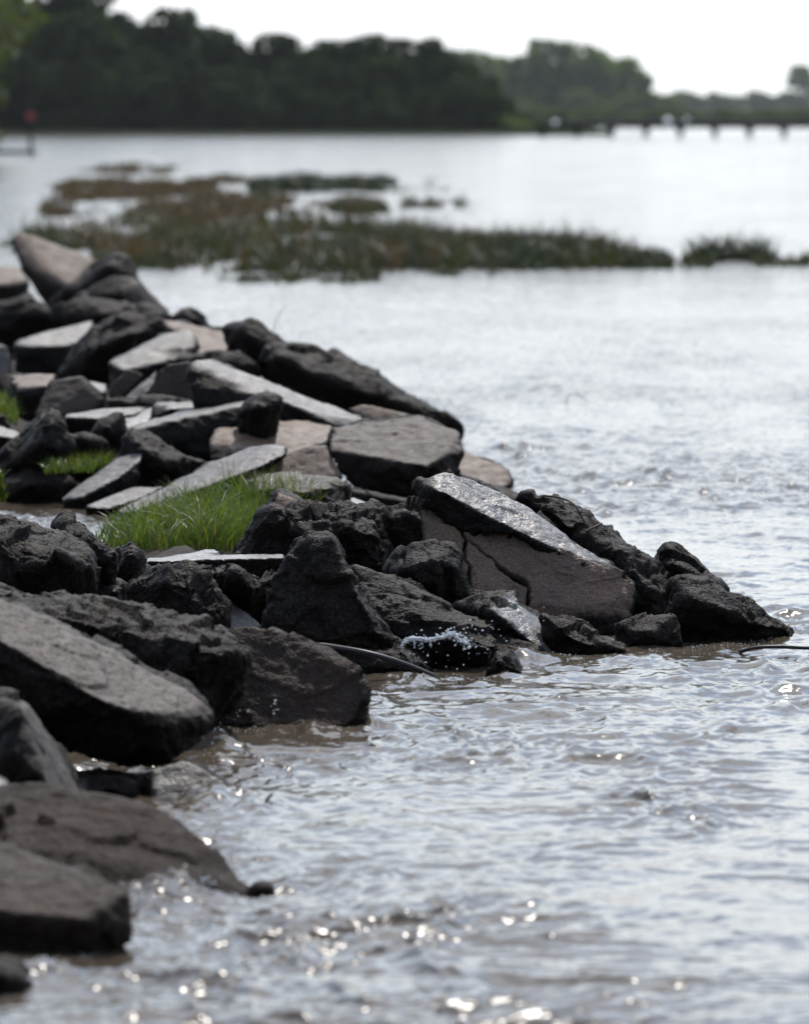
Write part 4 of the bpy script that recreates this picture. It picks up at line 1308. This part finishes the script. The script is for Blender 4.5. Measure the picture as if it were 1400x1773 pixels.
zt = lambda py_: CAM_H - (py_ - HORIZON) / F * DPI
part('deck', box_geo(px2x(925, DPI), px2x(1900, DPI), DPI - 1.4, DPI + 1.4, zt(218), zt(212)), 'wood', pier)
part('beam', box_geo(px2x(925, DPI), px2x(1900, DPI), DPI - 1.0, DPI - 0.7, zt(221.5), zt(218) - 0.004), 'wood', pier)
xx = 938
while xx < 1890:
    X = px2x(xx, DPI)
    geo = join_geo([box_geo(X - .52, X + .52, DPI - .6, DPI + .6, zt(225), zt(221.5) - 0.004), box_geo(X - .28, X + .28, DPI - .35, DPI + .35, -1.0, zt(225) - 0.003)])
    part('post', geo, 'wood', pier)
    xx += 59.5
# made-up steel balls on stems, added only to throw the sun glints
for i, (px_, py_, D, lab) in enumerate([(960, 213, 626.3, 'round shiny glint on the pier nearest the wood'), (1155, 211, 626.3, 'brightest round shiny glint in the middle of the pier'), (1188, 209, 626.3, 'fainter round shiny glint just right of the brightest one')]):
    c = P(px_, py_, D)
    v, f = [], []
    bm = bmesh.new()
    bmesh.ops.create_uvsphere(bm, u_segments=24, v_segments=16, radius=[0.30, 0.42, 0.26][i])
    v = [tuple(q_.co) for q_ in bm.verts]
    f = [tuple(q_.index for q_ in ff.verts) for ff in bm.faces]
    bm.free()
    e = empty('glint_ball', tuple(c))
    tag(e, lab, 'glint')
    mesh_obj('ball', np.array(v) + c, f, M['steel'], parent=e, loc=c)
    g_ = tube_geo([c + np.array((0, 0, -0.24)), c + np.array((0, 0, -(c[2] - zt(212))))], 0.05, 8)
    mesh_obj('stem', g_[0], g_[1], M['wood'], parent=e, loc=c)

# ------------------------------------------------------------------ jetty and red marker at the left edge
DJ = depth_at(268)
jet = empty('jetty', ((10 - 700) / F * DJ, DJ, 0))
tag(jet, 'small dark wooden jetty at the left edge under the tree', 'jetty')
SJ = F / DJ
zj = lambda py_: CAM_H - (py_ - HORIZON) / F * DJ
part('deck', box_geo(px2x(-200, DJ), px2x(64, DJ), DJ - 0.6, DJ + 0.9, zj(267), zj(260)), 'wood', jet)
for px_ in (-110, -50, 8, 56):
    X = px2x(px_, DJ)
    part('post', box_geo(X - .12, X + .12, DJ - .3, DJ + .3, -0.8, zj(267) - .003), 'wood', jet)
part('mooring_post', box_geo(px2x(52, DJ), px2x(58, DJ), DJ - .1, DJ + .1, zj(260) + .003, zj(236)), 'wood', jet)
sg = empty('marker_sign', ((55 - 700) / F * DJ, DJ, zj(260)))
tag(sg, 'red marker board on a thin post on the jetty', 'sign')
X = px2x(55, DJ)
g_ = tube_geo([(X, DJ, zj(260)), (X, DJ, zj(192))], 0.05, 8)
mesh_obj('post', g_[0], g_[1], M['wood'], parent=sg, loc=np.array((X, DJ, zj(260))))
v, f = box_geo(X - .27, X + .27, DJ - .10, DJ - .06, zj(208), zj(193))
mesh_obj('board', v, f, M['red'], parent=sg, smooth=False, loc=np.array((X, DJ, zj(200))))

# ------------------------------------------------------------------ hoses, sticks, rebar
hp = [P(480, 1114, 30.3), P(530, 1115, 30.05), P(580, 1121, 29.95), P(640, 1132, 29.85), P(700, 1150, 29.9), P(752, 1172, 30.05), P(790, 1192, 30.0)]
v, f = tube_geo(spline(hp, 8), 0.0155, 10)
tag(mesh_obj('hose', v, f, M['rubber'], loc=hp[3]), 'thick black hose arching over the low rock into the water', 'hose')
hp = [on_water(1262, 1136, -0.05), on_water(1285, 1127, 0.01), on_water(1312, 1121, 0.035), on_water(1350, 1120, 0.038), on_water(1400, 1122, 0.034), on_water(1460, 1122, 0.0), on_water(1520, 1126, -0.05)]
v, f = tube_geo(spline(hp, 8), 0.0105, 10)
tag(mesh_obj('hose', v, f, M['rubber'], loc=hp[3]), 'black hose floating on the water at the right edge', 'hose')
c = on_water(455, 1400)
sp = [c + np.array((-0.004, 0, -0.05)), P(460, 1390, c[1]), P(471, 1374, c[1] + 0.03)]
v, f = tube_geo(spline(sp, 5), np.linspace(0.012, 0.006, 11), 8)
tag(mesh_obj('stick', v, f, M['twig'], loc=c), 'short black stick poking out of the water near the front rocks', 'stick')
c = on_water(980, 700)
sp = [c + np.array((0, 0, -0.03)), P(982, 690, c[1]), P(990, 681, c[1]), P(1002, 684, c[1] + .1), P(1016, 694, c[1] + .2)]
v, f = tube_geo(spline(sp, 5), 0.0045, 6)
tag(mesh_obj('twig', v, f, M['twig'], loc=c), 'bent thin reed arching out of the open water', 'twig')
D = 55.0
sp = [P(472, 585, D), P(476, 560, D), P(484, 543, D), P(497, 526, D)]
v, f = tube_geo(spline(sp, 5), np.linspace(0.005, 0.002, 16), 6)
tag(mesh_obj('twig', v, f, M['twig'], loc=sp[0]), 'thin bare twig rising behind the fang-shaped rock', 'twig')
rb, rD = ROCKS['long black rough slab with rebar on its back, right of the shining slab']
for pts in ([P(940, 858, rD + .08), P(965, 861, rD + .05), P(985, 868, rD), P(998, 880, rD - .05), P(1016, 914, rD - .06)], [P(1012, 922, rD - .04), P(1026, 914, rD - .03), P(1041, 906, rD + 0.02)]):
    v, f = tube_geo(spline(pts, 6), 0.006, 7)
    mesh_obj('rebar', v, f, M['rebar'], parent=rb, loc=pts[0])
# small yellow leaf clump on the reddish rock
c = P(830, 812, 45.4)
V = c + RNG.normal(size=(40, 3)) * 0.02
roots = V
o = blades('seedling', roots, RNG.uniform(0.02, 0.05, 40), 0.02, 0.8, M['leaf_near'], 'tiny yellow-green plant on the reddish brown rock', 'plant', seg=3)

# ------------------------------------------------------------------ spray and foam
bm = bmesh.new()
bmesh.ops.create_icosphere(bm, subdivisions=1, radius=1.0)
sv = np.array([v_.co for v_ in bm.verts])
sf = np.array([[v_.index for v_ in f_.verts] for f_ in bm.faces])
bm.free()


def drops(label, pts, rad, mat='drops'):
    pts = np.asarray(pts)
    n_ = len(pts)
    st = np.ones((n_, 1, 3)) + RNG.uniform(-.25, .35, (n_, 1, 3))
    V_ = pts[:, None] + sv[None] * np.asarray(rad)[:, None, None] * st
    fa = (np.arange(n_)[:, None, None] * len(sv) + sf[None]).reshape(-1, 3)
    o_ = mesh_obj('water_spray', V_.reshape(-1, 3), fa, M[mat], loc=pts.mean(0))
    tag(o_, label, 'spray', kind='stuff')


pts, rad = [], []
line = [(694, 1120), (700, 1112), (715, 1105), (740, 1107), (765, 1103), (785, 1098), (790, 1106), (808, 1112)]
for (a0, b0), (a1_, b1) in zip(line[:-1], line[1:]):
    m_ = int(math.hypot(a1_ - a0, b1 - b0) / 0.7)
    for s in range(m_):
        s = s / m_
        for _ in range(2):
            pts.append(P(a0 + (a1_ - a0) * s + random.gauss(0, 0.9), b0 + (b1 - b0) * s + random.gauss(0, 1.3), 30.2 + random.gauss(0, .02)))
            rad.append(random.uniform(0.0022, 0.0058))
for (cx_, cy_, n_, sx, sy) in [(780, 1098, 40, 9, 6), (805, 1113, 34, 8, 9), (755, 1112, 30, 30, 10), (722, 1120, 34, 14, 14), (825, 1100, 26, 25, 18), (840, 1085, 12, 16, 12), (860, 1130, 18, 20, 14), (930, 1080, 8, 50, 25), (760, 1150, 14, 50, 16)]:
    for _ in range(n_):
        pts.append(P(random.gauss(cx_, sx), random.gauss(cy_, sy), 30.2 + random.gauss(0, .06)))
        rad.append(min(0.009, random.lognormvariate(math.log(0.0029), 0.5)))
drops('white splash of droplets leaping in the dark hollow', pts, rad)
geo = []
for k_ in range(5):
    path = []
    off_ = random.gauss(0, 0.012)
    for q_ in spline([P(x_, y_ + random.gauss(0, 2.2), 30.2 + off_) for x_, y_ in line], 7):
        path.append(q_ + RNG.normal(0, 0.0028, 3))
    rr_ = np.abs(RNG.normal(0.0022, 0.0017, len(path))) * np.linspace(0.7, 1.5, len(path)) + 0.0006
    geo.append(tube_geo(path, rr_, 6))
for (x0_, y0_, dx_, dy_) in [(786, 1100, -14, -8), (790, 1104, 6, -10), (806, 1112, -4, 14), (808, 1110, 8, 10), (742, 1107, 4, 13), (716, 1106, 2, 14), (760, 1104, -6, -8)]:
    path = [P(x0_ + dx_ * u_ + random.gauss(0, .8), y0_ + dy_ * u_ + random.gauss(0, .8), 30.2) for u_ in np.linspace(0, 1, 7)]
    geo.append(tube_geo(path, np.abs(RNG.normal(0.004, 0.0018, 7)) + 0.001, 6))
v, f = join_geo(geo)
tag(mesh_obj('water_spray', v, f, M['drops'], loc=P(750, 1105, 30.2)), 'torn white sheet of water over the splashing hollow', 'spray', kind='stuff')
pts, rad = [], []
for (cx_, cy_, n_, sx, sy) in [(474, 1232, 60, 5, 14), (430, 1238, 50, 12, 5), (360, 1262, 30, 14, 14)]:
    for _ in range(n_):
        pts.append(P(random.gauss(cx_, sx), random.gauss(cy_, sy), 27.6 + random.gauss(0, .05)))
        rad.append(min(0.009, random.lognormvariate(math.log(0.0035), 0.45)))
drops('small splash against the brown-black slab below the hose', pts, rad)
pts, rad = [], []
for (cx_, cy_, n_, sx, sy) in [(340, 1530, 90, 18, 10), (310, 1545, 120, 35, 8), (270, 1560, 40, 30, 6)]:
    for _ in range(n_):
        pts.append(P(random.gauss(cx_, sx), random.gauss(cy_, sy), 21.6 + random.gauss(0, .06)))
        rad.append(min(0.008, random.lognormvariate(math.log(0.003), 0.45)))
drops('foamy splash where the big pitted rock meets the water', pts, rad)

# bubbles and flecks of foam drifting along the waterline of the rocks
pts, rad = [], []
shore = [(0, 1725), (110, 1665), (215, 1610), (215, 1560), (330, 1562), (445, 1555), (470, 1545), (420, 1395), (300, 1392), (370, 1300), (400, 1255), (489, 1266), (600, 1260), (640, 1245), (660, 1190), (760, 1174), (840, 1172), (905, 1166), (950, 1138), (1045, 1140), (1120, 1126), (1280, 1113), (1366, 1092), (1400, 1085)]
for (a0, b0), (a1_, b1) in zip(shore[:-1], shore[1:]):
    m_ = int(math.hypot(a1_ - a0, b1 - b0) * 1.8)
    for _ in range(m_):
        s = random.random()
        x_ = a0 + (a1_ - a0) * s + random.gauss(0, 10)
        y_ = b0 + (b1 - b0) * s + abs(random.gauss(0, 9)) - 2
        if math.sin(x_ * 0.09) + math.sin(y_ * 0.13 + x_ * 0.03) < random.uniform(-1.2, 1.4):
            continue
        p_ = on_water(x_, y_)
        i_ = np.argmin((Drow - p_[1]) ** 2)
        j_ = np.argmin((U - p_[0] / p_[1]) ** 2)
        p_[2] = wz[i_ * len(U) + j_] + 0.001
        pts.append(p_)
        rad.append(min(0.005, random.lognormvariate(math.log(0.0015), 0.5)))
drops('flecks of white foam along the waterline of the rocks', pts, rad, 'foam')

# ------------------------------------------------------------------ haze
m = bpy.data.materials.new('haze')
m.use_nodes = True
t = m.node_tree
t.nodes.clear()
mo = t.nodes.new('ShaderNodeOutputMaterial')
pv = t.nodes.new('ShaderNodeVolumePrincipled')
pv.inputs['Color'].default_value = (0.86, 0.88, 0.90, 1)
pv.inputs['Density'].default_value = 0.000033
pv.inputs['Anisotropy'].default_value = 0.3
t.links.new(pv.outputs[0], mo.inputs['Volume'])
v, f = box_geo(-500, 1400, -80, 5200, -3, 60)
hz = mesh_obj('haze', v, f, m, smooth=False)
tag(hz, kind='stuff')
